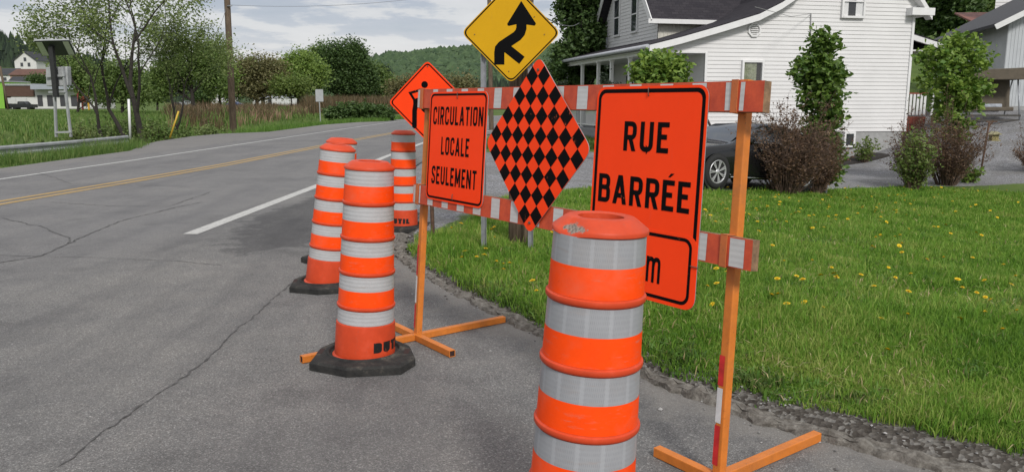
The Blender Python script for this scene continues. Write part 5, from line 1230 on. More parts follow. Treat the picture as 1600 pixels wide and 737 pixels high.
# ------------------------------------------------------------------ left side: guard rail, radar sign, markers
galv2 = mat('dull_galvanised', (.34, .35, .355), .6, .15, 3, metal=.3)
rail = thing('guard_rail', 'grey steel guard rail half sunk in tall grass on the left', 'guard rail', (-13.4, 14, -.3))
RP = [(-14.6, 9.), (-13.9, 14.), (-13.45, 19.), (-13.2, 24.), (-13.3, 27.8)]
def wbeam(P):
    prof = [(0, .0), (.035, .04), (.035, .09), (0, .13), (0, .18), (.035, .22), (.035, .27), (0, .31)]
    Q = smooth_line(P, .5); n = len(Q); T = np.gradient(Q, axis=0); T /= np.linalg.norm(T, axis=1)[:, None]; Nn = np.stack([T[:, 1], -T[:, 0]], 1); V = []
    for p, nn in zip(Q, Nn):
        for o, z in prof: V.append((p[0]+nn[0]*o, p[1]+nn[1]*o, z+.02))
    k = len(prof); mb = MB(); mb.add(V, [(i*k+j, i*k+j+1, (i+1)*k+j+1, (i+1)*k+j) for i in range(n-1) for j in range(k-1)]); return mb
child(wbeam(RP), 'beam', galv2, rail)
for y in (11, 14.8, 18.6, 22.4, 26.2):
    x = np.interp(y, [p[1] for p in RP], [p[0] for p in RP])-.09; mb = MB(); mb.box((x, y, -.15), (.14, .16, .95)); child(mb, 'post', pole_wood, rail)
Ys = 30.; sb = atY(100, 207, Ys); sb[2] = zs(sb[0], sb[1]); rs = thing('radar_sign', 'back of a roadside sign with a tilted solar panel on a black mast', 'solar sign', sb)
A = lambda x, y, d=0.: atY(x, y, Ys+d)
for (x0, y0, x1, y1) in ((84, 104, 88, 214), (98, 104, 111, 214)): mb = MB(); mb.bar(A(x1, y1, .0), A(x0, y0, .0), .10, .05, 0, (0, 1, 0)); mb.bar(A(x1, y1, -.04), A(x0, y0, -.04), .03, .05, 0, (0, 1, 0)); child(mb, 'post', galv2, rs)
for (x0, y0, x1, y1) in ((72, 119, 101, 118), (76, 144, 103, 143), (86, 207, 112, 206)): mb = MB(); mb.bar(A(x0, y0, -.06), A(x1, y1, -.06), .05, .07); child(mb, 'crossbar', galv2, rs)
for xa, xb in ((71, 87), (89, 105)):
    mb = MB(); P = [A(xa, 105, .05), A(xb, 104, .05), A(xb+1, 134, .05), A(xa+1, 135, .05)]; V = [p for p in P]+[p+np.array((0, .28, 0)) for p in P]
    mb.add(V, [(0, 1, 2, 3), (7, 6, 5, 4), (0, 4, 5, 1), (1, 5, 6, 2), (2, 6, 7, 3), (3, 7, 4, 0)]); child(mb, 'cabinet', mat('grey_cabinet', (.33, .34, .345), .55, .18, 5), rs, .03)
mast = mat('black_mast', (.02, .02, .021), .6, .2, 8); mb = MB(); mb.bar(A(88, 152, -.14), A(80, 72, -.2), .16, .16, 0, (0, 1, 0)); child(mb, 'mast', mast, rs)
# panel: seen from below and behind; top edge nearer, leaning
c0, c1, c2, c3 = A(53, 64, -.55), A(108, 63, -.55), A(119, 86, .55), A(66, 88, .55)
mb = MB(); up_ = np.array((0, .02, .05)); V = [c0, c1, c2, c3, c0+up_, c1+up_, c2+up_, c3+up_]; mb.add(V, [(0, 1, 2, 3)], 0); mb.add(V, [(7, 6, 5, 4), (0, 4, 5, 1), (1, 5, 6, 2), (2, 6, 7, 3), (3, 7, 4, 0)], 1)
po = child(mb, 'solar_panel', [mat('panel_back', (.07, .075, .08), .6, .1, 3), galv2], rs)
L2 = lambda a, b, t: a*(1-t)+b*t
for t0, t1, v0, v1 in ((.03, .22, .05, .95), (.80, .97, .05, .95)):
    P = [L2(L2(c0, c1, t0), L2(c3, c2, t0), v0), L2(L2(c0, c1, t1), L2(c3, c2, t1), v0), L2(L2(c0, c1, t1), L2(c3, c2, t1), v1), L2(L2(c0, c1, t0), L2(c3, c2, t0), v1)]
    mb = MB(); mb.add([p-np.array((0, .012, .02)) for p in P], [(0, 1, 2, 3)]); child(mb, 'back_sheet', mat('white_back_sheet', (.85, .85, .85), .6, .08, 3), po)
def marker(name, label, cat, base, top, r, m):
    mb = MB(); mb.tube([np.array(base)-np.array((0, 0, .2)), top], r, 8); o = mb.build(name, m); tag(o, label, cat); return o
b = atY(203, 209, 29.); marker('marker_post', 'white round marker post in front of the sparse trees', 'marker post', b, atY(201, 155, 29.), .045, trim)
b = atY(265, 207, 31.); marker('marker_post', 'thin yellow marker leaning to the right beside the road', 'marker post', b, atY(279, 174, 31.), .035, mat('yellow_paint', (.50, .33, .03), .6, .15, 10))
b = gnd(501, 192); sg = thing('road_sign', 'small grey blank back of a road sign across the road', 'road sign', b); mb = MB(); mb.bar(b, atY(498, 141, b[1]), .06, .05, 0, (0, 1, 0)); child(mb, 'sign_post', galv2, sg)
mb = MB(); c_ = atY(499, 149.5, b[1]-.06); mb.box(c_, (.55, .02, .86)); child(mb, 'plate', mat('grey_sign_back', (.36, .37, .38), .55, .08, 4), sg, .01)
mb = MB(); mb.box(c_+np.array((0, .06, .25)), (.5, .05, .04)); child(mb, 'crossbar', galv2, sg)

# ------------------------------------------------------------------ village on the left
roof_g = mat('dark_village_roof', (.035, .037, .042), .9, .15, 1); roof_r = mat('brown_village_roof', (.11, .055, .04), .9, .15, 1); wallw = mat('white_village_wall', (.58, .575, .56), .7, .05, .5); wallp = mat('pink_brick_wall', (.34, .22, .17), .8, .1, 1); wallc = mat('cream_village_wall', (.46, .43, .36), .8, .05, 1)
def gable_house(name, label, x0, x1, ytop, yeave, ybase, D, wall, roof, ridge='x', wins=((.3, .5), (.7, .5)), depth=9.):
    a = atY(x0, ybase, D); b = atY(x1, ybase, D); w = b[0]-a[0]; ze = atY(x0, yeave, D)[2]-a[2]; zp = atY(x0, ytop, D)[2]-a[2]
    t = thing(name, label, 'building', a); mb = MB(); mb.box((w/2, depth/2, ze/2-2), (w, depth, ze+4))
    if ridge == 'y': mb.prism([(0, ze), (w, ze), (w/2, zp-.1)], .01, depth-.01)
    mb.build('wall', wall, t); mb = MB(); o = .5
    if ridge == 'x': mb.add([(-o, -o, ze-.1), (w+o, -o, ze-.1), (w+o, depth/2, zp), (-o, depth/2, zp), (-o, depth+o, ze-.1), (w+o, depth+o, ze-.1)], [(0, 1, 2, 3), (3, 2, 5, 4), (0, 3, 4), (1, 5, 2)])
    else: mb.add([(-o, -o, ze-.25), (w/2, -o, zp), (w/2, depth+o, zp), (-o, depth+o, ze-.25), (w+o, -o, ze-.25), (w+o, depth+o, ze-.25)]+[(-o, -o, ze-.55), (w/2, -o, zp-.3), (w+o, -o, ze-.55)], [(0, 1, 2, 3), (1, 4, 5, 2), (0, 6, 7, 1), (1, 7, 8, 4)])
    mb.build('roof', roof, t)
    for fx, fz in wins: mb = MB(); mb.box((w*fx, -.03, ze*fz), (min(1.2, w*.12), .08, 1.4)); mb.build('window', glass, t)
    return t
gable_house('house', 'white gabled house with dark roof, highest in the village on the left', 24, 58, 80, 94, 112, 300, wallw, roof_g, 'y', ((.33, .6), (.66, .6), (.5, 1.05)), 12)
gable_house('house', 'dark roofed white annex beside the highest white village house', 40, 66, 88, 96, 112, 306, wallw, roof_g, 'x', ((.8, .5),))
gable_house('house', 'pinkish brick house with a low brown roof in the village', 18, 74, 107, 117, 140, 245, wallp, roof_r, 'x', ((.8, .6), (.55, .6)))
gable_house('house', 'low white house with a charcoal roof at the left edge', -22, 19, 106, 117, 132, 262, wallw, roof_g, 'x', ((.75, .5),))
gable_house('house', 'grey roofed bungalow between the brick house and the store', 10, 52, 119, 134, 150, 225, wallw, roof_g, 'x', ())
st = thing('store', 'long flat roofed white store with a brown front panel', 'store', atY(8, 168, 178)); fa = atY(8, 168, 178)
def facade(t, x0, x1, y0, y1, D, name, m, dy=0., depth=8.):
    a = atY(x0, y1, D)-fa; b = atY(x1, y0, D)-fa; mb = MB(); mb.box(((a[0]+b[0])/2, dy+depth/2, (a[2]+b[2])/2), (b[0]-a[0], depth, b[2]-a[2])); return mb.build(name, m, t)
facade(st, 8, 150, 135, 170, 178, 'wall', wallw); facade(st, 6, 56, 131, 134, 178, 'roof_edge', galv2, -.4); facade(st, 8, 53, 134.2, 151, 178, 'brown_panel', mat('brown_siding', (.085, .045, .032), .8, .1, 2), -.2, 1)
for x0, x1 in ((13, 25), (28, 42)): facade(st, x0, x1, 153, 162, 178, 'garage_door', mat('pale_door', (.50, .50, .49), .6, .05, 1), -.15, 1)
for x0, x1 in ((60, 66), (75, 82), (95, 101), (112, 120), (131, 138)): facade(st, x0, x1, 149, 166, 178, 'door_opening', mat('shop_dark', (.05, .05, .055), .6, .1), -.1, 1)
facade(st, 56, 150, 132, 140, 178, 'canopy', mat('grey_canopy', (.30, .32, .36), .6, .05, 1), -2., 3)
gs = thing('store', 'lime green shop wall at the far left edge', 'store', fa); facade(gs, -60, 5.5, 128, 170, 176, 'wall', mat('lime_wall', (.20, .42, .05), .6, .04, 1)); facade(gs, -60, 6, 126, 128, 176, 'roof_edge', galv2, -.3)
pl_ = thing('utility_pole', 'slim leaning grey pole before the lime green shop', 'utility pole', atY(12, 170, 165), 0, 'wooden utility poles'); mb = MB(); mb.tube([atY(13, 172, 165), atY(0, 104, 165)], .22, 8); child(mb, 'pole', pole_wood, pl_)
# red and yellow shop signs glimpsed through the trees
for (x0, x1, y0, y1, col, lab) in ((122, 132, 136, 160, (.16, .02, .015), 'dark red upright shop sign seen through the sparse trees'), (133, 139, 137, 143, (.50, .28, .02), 'small yellow sign seen through the sparse trees')):
    a = atY(x0, y1, 150); b = atY(x1, y0, 150); mb = MB(); mb.box(((a[0]+b[0])/2, 150, (a[2]+b[2])/2), (b[0]-a[0], .4, b[2]-a[2])); mb.box(((a[0]+b[0])/2, 150.1, a[2]/2), (.25, .25, a[2])); o = mb.build('shop_sign', mat('sign_%d' % x0, col, .6, .1)); tag(o, lab, 'sign')
def far_vehicle(name, label, cat, x0, x1, ybase, D, col, kind='car'):
    a = atY(x0, ybase, D); b = atY(x1, ybase, D); L = b[0]-a[0]; h = L*.34 if kind == 'car' else L*.33; t = thing(name, label, cat, a); pm = mat('veh_'+label[:9].replace(' ', '_'), col, .3, .05, 1, coat=.5)
    if kind == 'car': prof = [(0, .12), (0, .55), (.14, .62), (.28, .98), (.66, 1.0), (.82, .66), (1, .58), (1, .12)]
    elif kind == 'truck': prof = [(0, .2), (0, .68), (.34, .68), (.37, 1.0), (.62, 1.0), (.72, .68), (1, .62), (1, .2)]
    else: prof = [(0, .1), (0, 1), (1, 1), (1, .1)]
    mb = MB(); mb.prism([(x*L, z*h) for x, z in prof], 0, 1.8); mb.build('body', pm, t)
    if kind != 'trailer':
        w0, w1 = (.28, .68) if kind == 'car' else (.39, .64); mb = MB(); mb.prism([(w0*L, .66*h), ((w0+.04)*L, .92*h), ((w1-.04)*L, .92*h), (w1*L, .66*h)], -.02, 1.82); mb.build('window', glass, t)
    for wx in (.2, .8):
        mb = MB(); mb.tube([(wx*L, -.03, h*.18), (wx*L, 1.83, h*.18)], h*.2, 12); mb.build('wheel', tyre_m, t)
    return t
tyre_m = mat('far_tyre', (.015, .015, .015), .9, .1)
far_vehicle('pickup_truck', 'black pickup truck parked before the brown panelled store', 'pickup truck', 15, 52, 171, 170, (.012, .013, .016), 'truck')
far_vehicle('parked_car', 'small silver car parked far off between the tree trunks', 'car', 283, 304, 165, 190, (.30, .33, .36)); far_vehicle('parked_car', 'small white car parked far off left of the tall pole', 'car', 326, 344, 163, 190, (.55, .55, .55))
far_vehicle('parked_car', 'bright blue car parked right behind the tall wooden pole', 'car', 352, 376, 167, 160, (.02, .07, .24)); far_vehicle('parked_car', 'dark car far off under the tree row', 'car', 268, 284, 165, 192, (.03, .03, .035))
far_vehicle('camper_trailer', 'long white trailer seen under the pale green trees', 'trailer', 425, 466, 168, 170, (.58, .58, .58), 'trailer'); far_vehicle('parked_car', 'dark blue car right of the long white trailer', 'car', 470, 486, 167, 165, (.02, .03, .07))
gable_house('house', 'far white building behind the tree row beyond the trailer', 395, 450, 148, 153, 166, 210, wallw, galv2, 'x', ((.3, .5), (.5, .5), (.7, .5)))
gable_house('house', 'tiny white gabled house at the right end of the tree row', 560, 580, 137, 144, 158, 230, wallw, wallw, 'y', ((.5, .5),))

# ------------------------------------------------------------------ trees on the left and along the field
sp_leaf = leafmat('sparse_leaf', (.12, .175, .045), (.24, .30, .10)); mid_leaf = leafmat('field_tree_leaf', (.088, .150, .032), (.165, .235, .058)); brown_leaf = leafmat('budding_leaf', (.125, .125, .045), (.23, .21, .09)); dark_leaf = leafmat('dense_leaf', (.042, .088, .020), (.095, .155, .040)); lime_leaf = leafmat('fresh_leaf', (.13, .22, .038), (.24, .33, .07))
def branching(label, base, h, r, seed, lm, leaf, spread_, nl=2, lean=(0, 0), name='tree', group='sparse trees beside the guard rail', lv=6):
    rr = random.Random(seed); t = thing(name, label, 'tree', base, 0, group); mb = MB(); pts = []
    def grow(p, d, l, rad, level):
        n = 4; P = [p]; q = p.copy(); dd = d.copy()
        for i in range(n):
            dd = (dd+Vector((rr.gauss(0, .12), rr.gauss(0, .12), rr.gauss(.02, .06)))).normalized(); q = q+dd*l/n; P.append(q.copy())
            if level >= lv-3: 
                for _ in range(nl): pts.append(np.array(q)+np.array([rr.gauss(0, 1) for _ in range(3)])*spread_)
        mb.tube(P, [rad*(1-.42*i/n) for i in range(n+1)], 7 if level < 2 else 4 if level < 4 else 3, cap=False)
        if level >= lv: return
        for k_ in range(2 if rr.random() < .45 else 3):
            a = rr.random()*6.283; tilt = rr.uniform(.35, .85) if k_ else rr.uniform(.08, .32); o = dd.orthogonal().normalized(); o.rotate(Matrix.Rotation(a, 3, dd)); nd = (dd*math.cos(tilt)+o*math.sin(tilt)+Vector((0, 0, .10))).normalized()
            st_ = P[(rr.choice((2, 3, 4)) if level else rr.choice((3, 4))) if k_ else 4]; grow(st_, nd, l*rr.uniform(.66, .88), rad*.58*(rr.uniform(.6, .9) if k_ else 1.0), level+1)
    for _ in range(1): grow(Vector((0, 0, -.2)), Vector((lean[0], lean[1], 1)).normalized(), h*.24, r, 0)
    mb.build('trunk', bark_d, t); V, F_ = leaves(np.array(pts), leaf); np_mesh('crown', V, F_, lm, t); return t
b = atY(226, 207, 35); b[2] = zs(b[0], b[1]); branching('large sparse tree with dark forking trunk right of the white marker post', b, 12.5, .17, 5, sp_leaf, .105, .20, 4, (.25, 0))
b = atY(212, 207, 37); b[2] = zs(b[0], b[1]); branching('tall sparse tree leaning left behind the white marker post', b, 11.5, .13, 11, sp_leaf, .105, .20, 3, (-.30, 0))
b = atY(160, 207, 36); b[2] = zs(b[0], b[1]); branching('sparse multi stemmed tree right of the solar sign', b, 9.5, .11, 23, sp_leaf, .105, .20, 3, (-.2, 0))
b = atY(262, 205, 40); b[2] = zs(b[0], b[1]); branching('slim sparse tree leaning right, right of the large sparse tree', b, 8.0, .10, 31, sp_leaf, .105, .20, 4, (.12, 0))
def row(label, pxc, ybase, D, blobs, lm, n, per, leaf, r=.3, name='tree', group='trees along the far side of the field', limbs=14, bm_=bark_d, spread_=None, depth=.8, cat='tree'):
    leaf, per = leaf*.74, int(per*1.6); b = atY(pxc, ybase, D); b[2] = min(zs(b[0], b[1]), b[2]+.5); E_ = [(*q, depth) if len(q) == 4 else q for q in blobs]
    return tree(name, label, cat, b, EL(E_, D, b), n, per, leaf, spread_ or leaf*1.7, lm, r, bm_, group, limbs, .45)
row('dull green bushy tree behind the solar sign', 120, 168, 95, [(110, 110, 34, 22), (140, 120, 26, 22), (150, 140, 30, 20)], mid_leaf, 240, 22, .34, .18)
row('low dense green tree behind the sparse trees, its crown reaching the white marker post', 190, 170, 90, [(190, 115, 32, 26), (170, 135, 30, 24), (210, 140, 30, 22)], mid_leaf, 260, 22, .34, .2)
row('broad mid green tree right of the large sparse tree', 300, 166, 85, [(280, 105, 34, 34), (310, 95, 26, 30), (262, 125, 30, 26), (330, 120, 22, 34)], mid_leaf, 420, 24, .32, .28)
row('fresh green tree directly left of the tall wooden pole', 342, 166, 90, [(335, 98, 26, 32), (350, 118, 20, 34)], lime_leaf, 200, 22, .32, .22)
row('wide tree in brown bud right of the tall wooden pole', 400, 168, 105, [(400, 112, 40, 26), (425, 118, 24, 24), (378, 120, 22, 26), (405, 138, 36, 18)], brown_leaf, 430, 20, .36, .3, limbs=30)
row('light green round tree right of the brown budding tree', 465, 166, 115, [(462, 112, 28, 28), (480, 118, 32, 26), (452, 128, 22, 20), (470, 97, 22, 14)], lime_leaf, 360, 26, .42, .3)
row('small pale green tree in front of the light green round tree', 455, 168, 100, [(440, 135, 18, 14), (468, 135, 20, 15)], yel, 130, 22, .3, .12)
row('slim light tree at the left shoulder of the big dark tree', 497, 162, 135, [(495, 84, 14, 18), (492, 105, 14, 20)], mid_leaf, 120, 24, .4, .2)
row('biggest dark green tree in the middle of the field row', 538, 166, 130, [(535, 92, 32, 30), (555, 100, 26, 32), (515, 112, 24, 30), (545, 130, 40, 24), (568, 125, 22, 26)], dark_leaf, 720, 30, .46, .5)
row('dull green tree right of the big dark tree', 590, 163, 140, [(585, 118, 20, 18), (600, 135, 24, 18), (572, 130, 14, 18)], mid_leaf, 240, 24, .46, .3)
row('small pointed dark conifer at the right end of the tree row', 602, 150, 190, [(602, 122, 5, 7), (602, 112, 3, 5)], leafmat('dark_needles2', (.010, .020, .012), (.02, .036, .02)), 70, 18, .5, .2, name='conifer', cat='conifer')
row('dark bushy tree behind the worker sign', 640, 160, 120, [(630, 140, 26, 16), (655, 135, 22, 18), (690, 140, 24, 18), (720, 138, 26, 20)], brown_leaf, 330, 22, .42, .2)
for i, (pxc, top, D, lm, lab) in enumerate(((60, 120, 200, dark_leaf, 'dark round bush tree before the brick village house'), (245, 118, 130, mid_leaf, 'grey green tree behind the large sparse tree'), (362, 125, 150, dark_leaf, 'dark low tree just right of the tall pole'), (318, 140, 140, dark_leaf, 'dark little tree among the parked cars'))):
    row(lab, pxc, 164 if i else 134, D, [(pxc, (top+(158 if i else 132))/2, 17, (158-top)/2*(.9 if i else .35))], lm, 150, 22, .42, .2)
# trees framing the house
b = atY(905, 150, 38.); b[2] = zs(b[0], b[1])
tree('tree', 'tall dark leafy tree behind the left end of the porch roof', 'tree', b, EL([(905, 25, 34, 30), (925, 60, 34, 34), (890, 75, 24, 26), (915, -20, 40, 30), (880, 110, 30, 26), (935, 95, 26, 30), (900, 0, 34, 20), (886, 140, 34, 24)], 38., b), 620, 26, .19, .17, dark_leaf, .26, bark_d, 'trees behind the white house', 40, .6)
b = atY(955, 150, 46.); b[2] = zs(b[0], b[1])
tree('tree', 'dark tree seen through the porch columns', 'tree', b, EL([(950, 60, 40, 50), (900, 110, 30, 30), (985, 40, 30, 40)], 46., b), 300, 24, .26, .2, dark_leaf, .3, bark_d, 'trees behind the white house', 20, .6)
for i, (pxc, pyb, D, bl, lm, lab) in enumerate(((1462, 110, 62, [(1455, 20, 26, 30), (1475, -5, 30, 30)], dark_leaf, 'dark tree on the hillside just right of the white gable'), (1493, 108, 60, [(1500, 20, 30, 30), (1520, 45, 28, 26), (1490, -10, 36, 26)], dark_leaf, 'broad dark tree on the hillside, second from the white gable'),
        (1535, 95, 70, [(1530, 30, 26, 30), (1550, 0, 34, 30), (1575, -5, 34, 26)], mid_leaf, 'mid green hillside tree left of the rusty roofed building'), (1520, 105, 52, [(1515, 80, 24, 16), (1540, 88, 16, 14)], mid_leaf, 'low round hillside bush above the garden swing'), (1440, 92, 80, [(1435, 30, 24, 34), (1425, 60, 18, 26)], dark_leaf, 'dark tree half hidden behind the white gable corner'))):
    b = atY(pxc, pyb, D); b[2] = zs(b[0], b[1]); tree('tree', lab, 'tree', b, EL(bl, D, b), 380, 24, .30, .24, lm, .28, bark_d, 'trees on the hillside', 24, .6)
# hedge-like leafy bushes by the far verge
hedge = thing('hedge', 'low dark leafy thicket across the road by the grey sign back', 'hedge', gnd(560, 188)); hbp = gnd(560, 188)
cl = []
for pxc, top, n_ in ((518, 168, 26), (535, 162, 30), (553, 160, 34), (572, 160, 34), (590, 163, 28), (606, 168, 18)):
    c_ = atY(pxc, (top+186)/2, 64); cl.append((c_[0]-hbp[0], c_[1]-hbp[1], c_[2]-hbp[2], .75, .8, (186-top)/2*64/F_PX))
P = clump_points(ellipsoid_pts(cl, 420, .5), 12, .13); V, F_ = leaves(P, .22); np_mesh('foliage', V, F_, dark_leaf, hedge)
mb = MB(); [mb.tube([(c_[0], c_[1], -.1), (c_[0]+.1, c_[1], c_[2]+.3)], .04, 5) for c_ in cl]; mb.build('stems', bark_d, hedge)
for j, (pxc, pyb, D, w, top, lm, lab) in enumerate(((285, 204, 37, 60, 168, mid_leaf, 'dense green brush just left of the leaning yellow marker'), (125, 206, 35, 60, 160, sp_leaf, 'thin brush right behind the solar sign posts'), (330, 203, 50, 60, 178, sp_leaf, 'low brush left of the foot of the tall pole'), (175, 206, 38, 70, 150, mid_leaf, 'taller mixed brush in front of the multi stemmed tree'), (215, 206, 40, 60, 150, sp_leaf, 'pale brush around the trunk of the large sparse tree'), (150, 207, 33, 70, 158, sp_leaf, 'thin green brush right of the solar sign posts'), (245, 206, 34, 60, 160, mid_leaf, 'dense green brush at the foot of the large sparse tree'), (190, 207, 32, 50, 168, sp_leaf, 'thin brush left of the white marker post'), (20, 225, 26, 60, 178, sp_leaf, 'weedy brush at the left edge behind the guard rail'), (60, 212, 34, 60, 185, mid_leaf, 'low brush left of the solar sign posts'))):
    b = atY(pxc, pyb, D); b[2] = zs(b[0], b[1]); k_ = D/F_PX; shrub(lab, b, w*k_, (pyb-top)*k_+.2, 60, lm, .11, 22, twig, 'brush beside the guard rail', spread=.10)

# ------------------------------------------------------------------ grasses
def blades(name, X, Y, h, w, m, lean_=.35, label=None):
    n = len(X); Z = zt(X, Y)-.004; a = rng.random(n)*6.283; h = h*rng.uniform(.55, 1.25, n); dx, dy = np.cos(a), np.sin(a); ln_ = np.abs(rng.normal(0, lean_, n))*h; la = rng.random(n)*6.283; lx, ly = np.cos(la)*ln_, np.sin(la)*ln_
    V = np.zeros((n, 5, 3)); w = w*np.ones(n)
    V[:, 0] = np.stack([X-dx*w/2, Y-dy*w/2, Z], 1); V[:, 1] = np.stack([X+dx*w/2, Y+dy*w/2, Z], 1)
    V[:, 2] = np.stack([X+dx*w*.42+lx*.35, Y+dy*w*.42+ly*.35, Z+h*.58], 1); V[:, 3] = np.stack([X-dx*w*.42+lx*.35, Y-dy*w*.42+ly*.35, Z+h*.58], 1)
    V[:, 4] = np.stack([X+lx, Y+ly, Z+h*np.clip(1-.25*(ln_/h)**2, .5, 1)], 1)
    i = np.arange(n)[:, None]*5; o = np_mesh(name, V.reshape(-1, 3), [i+np.array([[0, 1, 2, 3]]), i+np.array([[3, 2, 4]])], m); return tag(o, kind='stuff')
def grassmat(name, stops, tr_=.3):
    m, g = newmat(name, .6, .25); co = g.coord(); ge = g.N.new('ShaderNodeNewGeometry'); r_ = ge.outputs['Random Per Island']
    big = g.noise(co, .8, 5, .6); mid_ = g.noise(co, 3.6, 4)
    f = g.math('SUBTRACT', g.math('ADD', g.math('MULTIPLY', r_, .38), g.math('ADD', g.math('MULTIPLY', big, .75), g.math('MULTIPLY', mid_, .45))), .24); c = g.ramp(f, stops); g.base(c)
    t = g.N.new('ShaderNodeBsdfTranslucent'); g.L.new(c, t.inputs[0]); mx = g.N.new('ShaderNodeMixShader'); mx.inputs[0].default_value = tr_; g.L.new(g.p.outputs[0], mx.inputs[1]); g.L.new(t.outputs[0], mx.inputs[2]); g.L.new(mx.outputs[0], g.N['Material Output'].inputs[0]); return m
lawn_m = grassmat('lawn_grass', [(.26, (.060, .140, .014)), (.44, (.118, .245, .026)), (.60, (.185, .325, .042)), (.78, (.33, .38, .10))], .4)
LAWN = [tuple(p) for p in CURB if p[1] < 7.5][:]
LAWN_POLY = [tuple(p) for p in GRAV_EDGE]+[(60, 16), (60, -10)]+[tuple(p) for p in CURB[::-1] if p[1] < 7.6]
def lawn_pts(n, r0, r1, a0=-12, a1=44):
    r = np.exp(rng.uniform(math.log(r0), math.log(r1), n)); a = np.radians(rng.uniform(a0, a1, n)); X, Y = r*np.sin(a), r*np.cos(a); ok = inpoly(X, Y, LAWN_POLY)
    d = pdist(X, Y, CURB); e = wav(X, Y, 9, 1)*.05+wav(X, Y, 31, 4)*.04; wd = .05+.30*sstep((X-.5)/1.3); keep = (d > .06+wd*.45+e) & ((d > .16+wd+2*e) | (rng.random(n) < (d-.05)/(.12+wd))); ok &= keep
    dg = pdist(X, Y, GRAV_EDGE_A); ok &= (dg > .15+.2*rng.random(n))
    return X[ok], Y[ok], r[ok]
X, Y, r = lawn_pts(820000, 2.6, 24)
tuft = np.clip(wav(X, Y, 2.1, 3)+wav(X, Y, 5.3, 5)*.7, -1, 1)
blades('lawn_grass', X, Y, (.046+.030*tuft+.0014*r)*np.where(rng.random(len(X)) < .04, 1.9, 1.), (.0030+.00068*r), lawn_m, .6)
X, Y, r = lawn_pts(26000, 2.6, 22); tu = wav(X, Y, 1.4, 8)+wav(X, Y, 4.1, 2) > .35; blades('lawn_tufts', X[tu], Y[tu], .125, .0055+.0008*r[tu], lawn_m, .6)
straw_m = grassmat('straw_blade', [(.3, (.26, .20, .09)), (.6, (.40, .33, .17)), (.85, (.52, .45, .26))], .2)
X, Y, r = lawn_pts(9000, 2.6, 20); blades('dry_straw', X, Y, .075, .0035+.0007*r, straw_m, 1.1)
X, Y, r = lawn_pts(2600, 2.6, 16); kk = wav(X, Y, 2.7, 6) > .1; X, Y, r = X[kk], Y[kk], r[kk]; Xr = np.repeat(X, 8)+rng.normal(0, .03, len(X)*8); Yr = np.repeat(Y, 8)+rng.normal(0, .03, len(X)*8)
blades('lawn_weeds', Xr, Yr, .07, .011+.0007*np.repeat(r, 8), grassmat('clover_leaf', [(.3, (.06, .13, .025)), (.6, (.12, .23, .04)), (.85, (.20, .30, .08))], .35), .9)
# broader leaves of weeds along the kerb
def weeds(n):
    P = smooth_line([p for p in CURB if -.4 < p[1] < 7.4], .02); q = P[rng.integers(len(P), size=n)]; o = .12+.20*sstep((q[:, 0]-.5)/1.3)+np.abs(rng.normal(0, .14, n)); X = q[:, 0]+.62*o; Y = q[:, 1]+.78*o; return X, Y
X, Y = weeds(1500); keep = wav(X, Y, 6, 2) > -.05; X, Y = X[keep], Y[keep]; rep = 7; Xr = np.repeat(X, rep)+rng.normal(0, .022, len(X)*rep); Yr = np.repeat(Y, rep)+rng.normal(0, .022, len(X)*rep)
blades('kerb_weeds', Xr, Yr, .048, .012, grassmat('weed_leaf', [(.3, (.045, .085, .018)), (.6, (.09, .15, .03)), (.85, (.16, .18, .06))]), .8)
tall_m = grassmat('tall_grass', [(.3, (.060, .120, .024)), (.55, (.11, .195, .040)), (.8, (.22, .26, .09))])
def poly_pts(P, n):
    P = np.array(P); lo, hi = P.min(0), P.max(0); X = rng.uniform(lo[0], hi[0], n*3); Y = rng.uniform(lo[1], hi[1], n*3); ok = inpoly(X, Y, [tuple(p) for p in P]); return X[ok][:n], Y[ok][:n]
X, Y = poly_pts([(-16, 8), (-12.6, 8), (-11.95, 14.5), (-12.0, 20), (-11.9, 25.3), (-12.6, 27.4), (-14.4, 28.5), (-15.5, 20)], 30000); blades('verge_grass', X, Y, .50-.12*wav(X, Y, 1.1, 1), .016, tall_m, .35)
X, Y = poly_pts([(-12.2, 8), (-11.85, 8), (-11.5, 14.5), (-11.6, 25.2), (-11.95, 25.2), (-12.1, 14)], 5000); blades('verge_grass', X, Y, .13, .016, tall_m, .5)
V1 = [tuple(gnd(*p)[:2]) for p in [(180, 222), (228, 226), (245, 221), (300, 213), (345, 209), (420, 206), (505, 195), (560, 191), (606, 189.5), (640, 184), (600, 181), (420, 190), (240, 200), (160, 207)]]
X, Y = poly_pts(V1, 30000); blades('verge_grass', X, Y, .34, .03, grassmat('verge_green', [(.3, (.065, .135, .022)), (.6, (.11, .21, .036)), (.85, (.17, .27, .06))]), .4)
X, Y = poly_pts([(-40, 34), (-15, 30), (-15.5, 60), (-11, 88), (-60, 120), (-110, 120)], 60000); blades('field_grass', X, Y, .42, .07, tall_m, .5)
reed_m = grassmat('dry_reed', [(.3, (.20, .125, .080)), (.55, (.33, .215, .14)), (.8, (.46, .34, .23))], .3); rb_ = grassmat('brown_brush', [(.3, (.055, .055, .025)), (.6, (.12, .085, .045)), (.85, (.20, .14, .08))], .2)
Vr = [tuple(gnd(*p)[:2]) for p in [(258, 194), (300, 192), (345, 190), (395, 187), (480, 183), (500, 178), (480, 174), (330, 174), (262, 177)]]
X, Y = poly_pts(Vr, 26000); k_ = wav(X, Y, .35, 1)+.3*wav(X, Y, 1.2, 2) > .0; hh_ = 1.05+.6*wav(X, Y, .9, 5); q_ = rng.random(len(X)) < .75; k_ = k_ & q_; k2 = (~k_) & (wav(X, Y, .5, 9) > -.1)
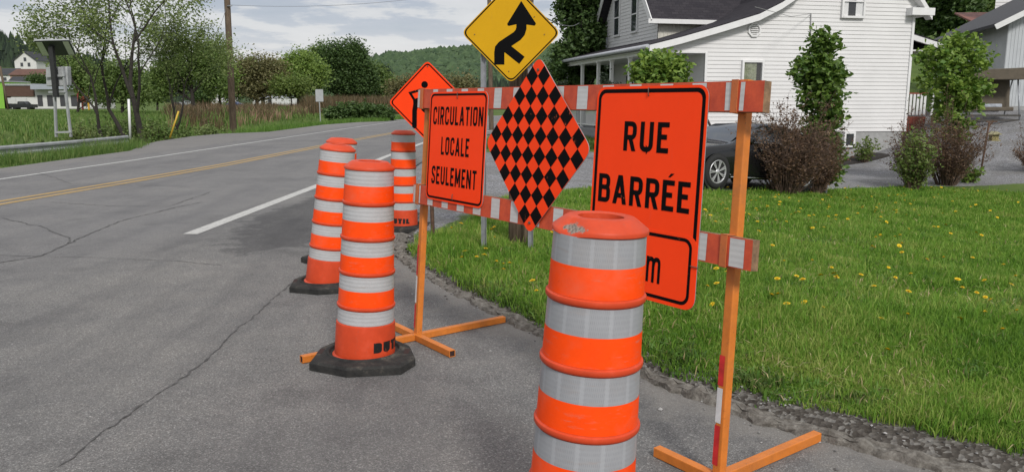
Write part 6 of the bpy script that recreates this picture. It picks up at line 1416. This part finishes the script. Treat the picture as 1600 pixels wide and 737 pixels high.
blades('dry_reeds', X[k_], Y[k_], hh_[k_], .05, reed_m, .45); blades('brown_brush', X[k2], Y[k2], hh_[k2]*1.1, .06, rb_, .5); k3 = (~k_) & (~k2); blades('field_grass', X[k3], Y[k3], hh_[k3]*.8, .08, tall_m, .5)
Vr = [tuple(gnd(*p)[:2]) for p in [(480, 182), (640, 178), (660, 174), (620, 171), (470, 175)]]
X, Y = poly_pts(Vr, 16000); blades('brown_brush', X, Y, 2.1, .10, rb_, .3)
# strip of grass between the gravel and the road bend, seen under the planks
X, Y = poly_pts([(-1.4, 23.5), (.6, 25), (4, 28), (5, 40), (1, 38), (-.6, 33)], 9000); blades('verge_grass', X, Y, .22, .03, tall_m, .4)

# dandelions: each one a thing
dmat = mat('dandelion_yellow', (.72, .50, .01), .7, .12, 300); smat = mat('dandelion_stem', (.10, .16, .04), .7, .1, 30)
def dandelion():
    mb = MB(); mb.tube([(0, 0, 0), (.004, .0, .055), (.006, .002, .10)], .0022, 5, 1)
    for k_, (rr_, zz, n) in enumerate(((.021, .103, 14), (.014, .108, 10), (.007, .112, 6))):
        for i in range(n):
            a = 2*math.pi*i/n+k_*.3; c_, s_ = math.cos(a), math.sin(a); mb.add([(.006-s_*.003, .002+c_*.003, .100), (.006+s_*.003, .002-c_*.003, .100), (.006+c_*rr_+s_*.004, .002+s_*rr_-c_*.004, zz), (.006+c_*rr_-s_*.004, .002+s_*rr_+c_*.004, zz)], [(0, 1, 2, 3)], 0)
    return mb.build('dandelion', [dmat, smat])
d0 = dandelion(); tag(d0, 'small yellow dandelion in bloom, one of many dotted over the green lawn', 'dandelion', 'dandelions in the lawn')
spots = [(771, 425), (787, 427), (795, 426), (786, 433), (835, 452), (841, 470), (1380, 562), (1012, 481), (1305, 446), (1258, 455), (1225, 420), (1243, 442), (1415, 510), (1372, 511), (1494, 515), (1568, 534), (1541, 477), (1520, 475), (1500, 463), (1537, 500), (1310, 448), (1597, 478), (1592, 500), (1200, 476), (1230, 493), (1281, 493), (1122, 457)]
rd = np.random.default_rng(3)
while len(spots) < 295:
    px_, py_ = rd.uniform(1000, 1640), 296+190*rd.random()**2.2
    if rd.random() < .35: px_, py_ = 1090+rd.normal(0, 60)+rd.random()*400, 330+rd.normal(0, 20)
    if rd.random() < .06: px_, py_ = rd.uniform(690, 900), rd.uniform(335, 420)
    if 1000 < px_ < 1660 or py_ > 330: spots.append((px_, max(297, py_)))
first = True
for px_, py_ in spots:
    p = G(px_, py_); o = d0 if first else d0.copy()
    if not first: C.objects.link(o)
    first = False; o.location = p; s_ = rd.uniform(.7, 1.1)*(1+.022*p[1]); o.scale = (s_, s_, rd.uniform(.6, 1.0)); o.rotation_euler = (rd.normal(0, .25), rd.normal(0, .25), rd.random()*6.28)
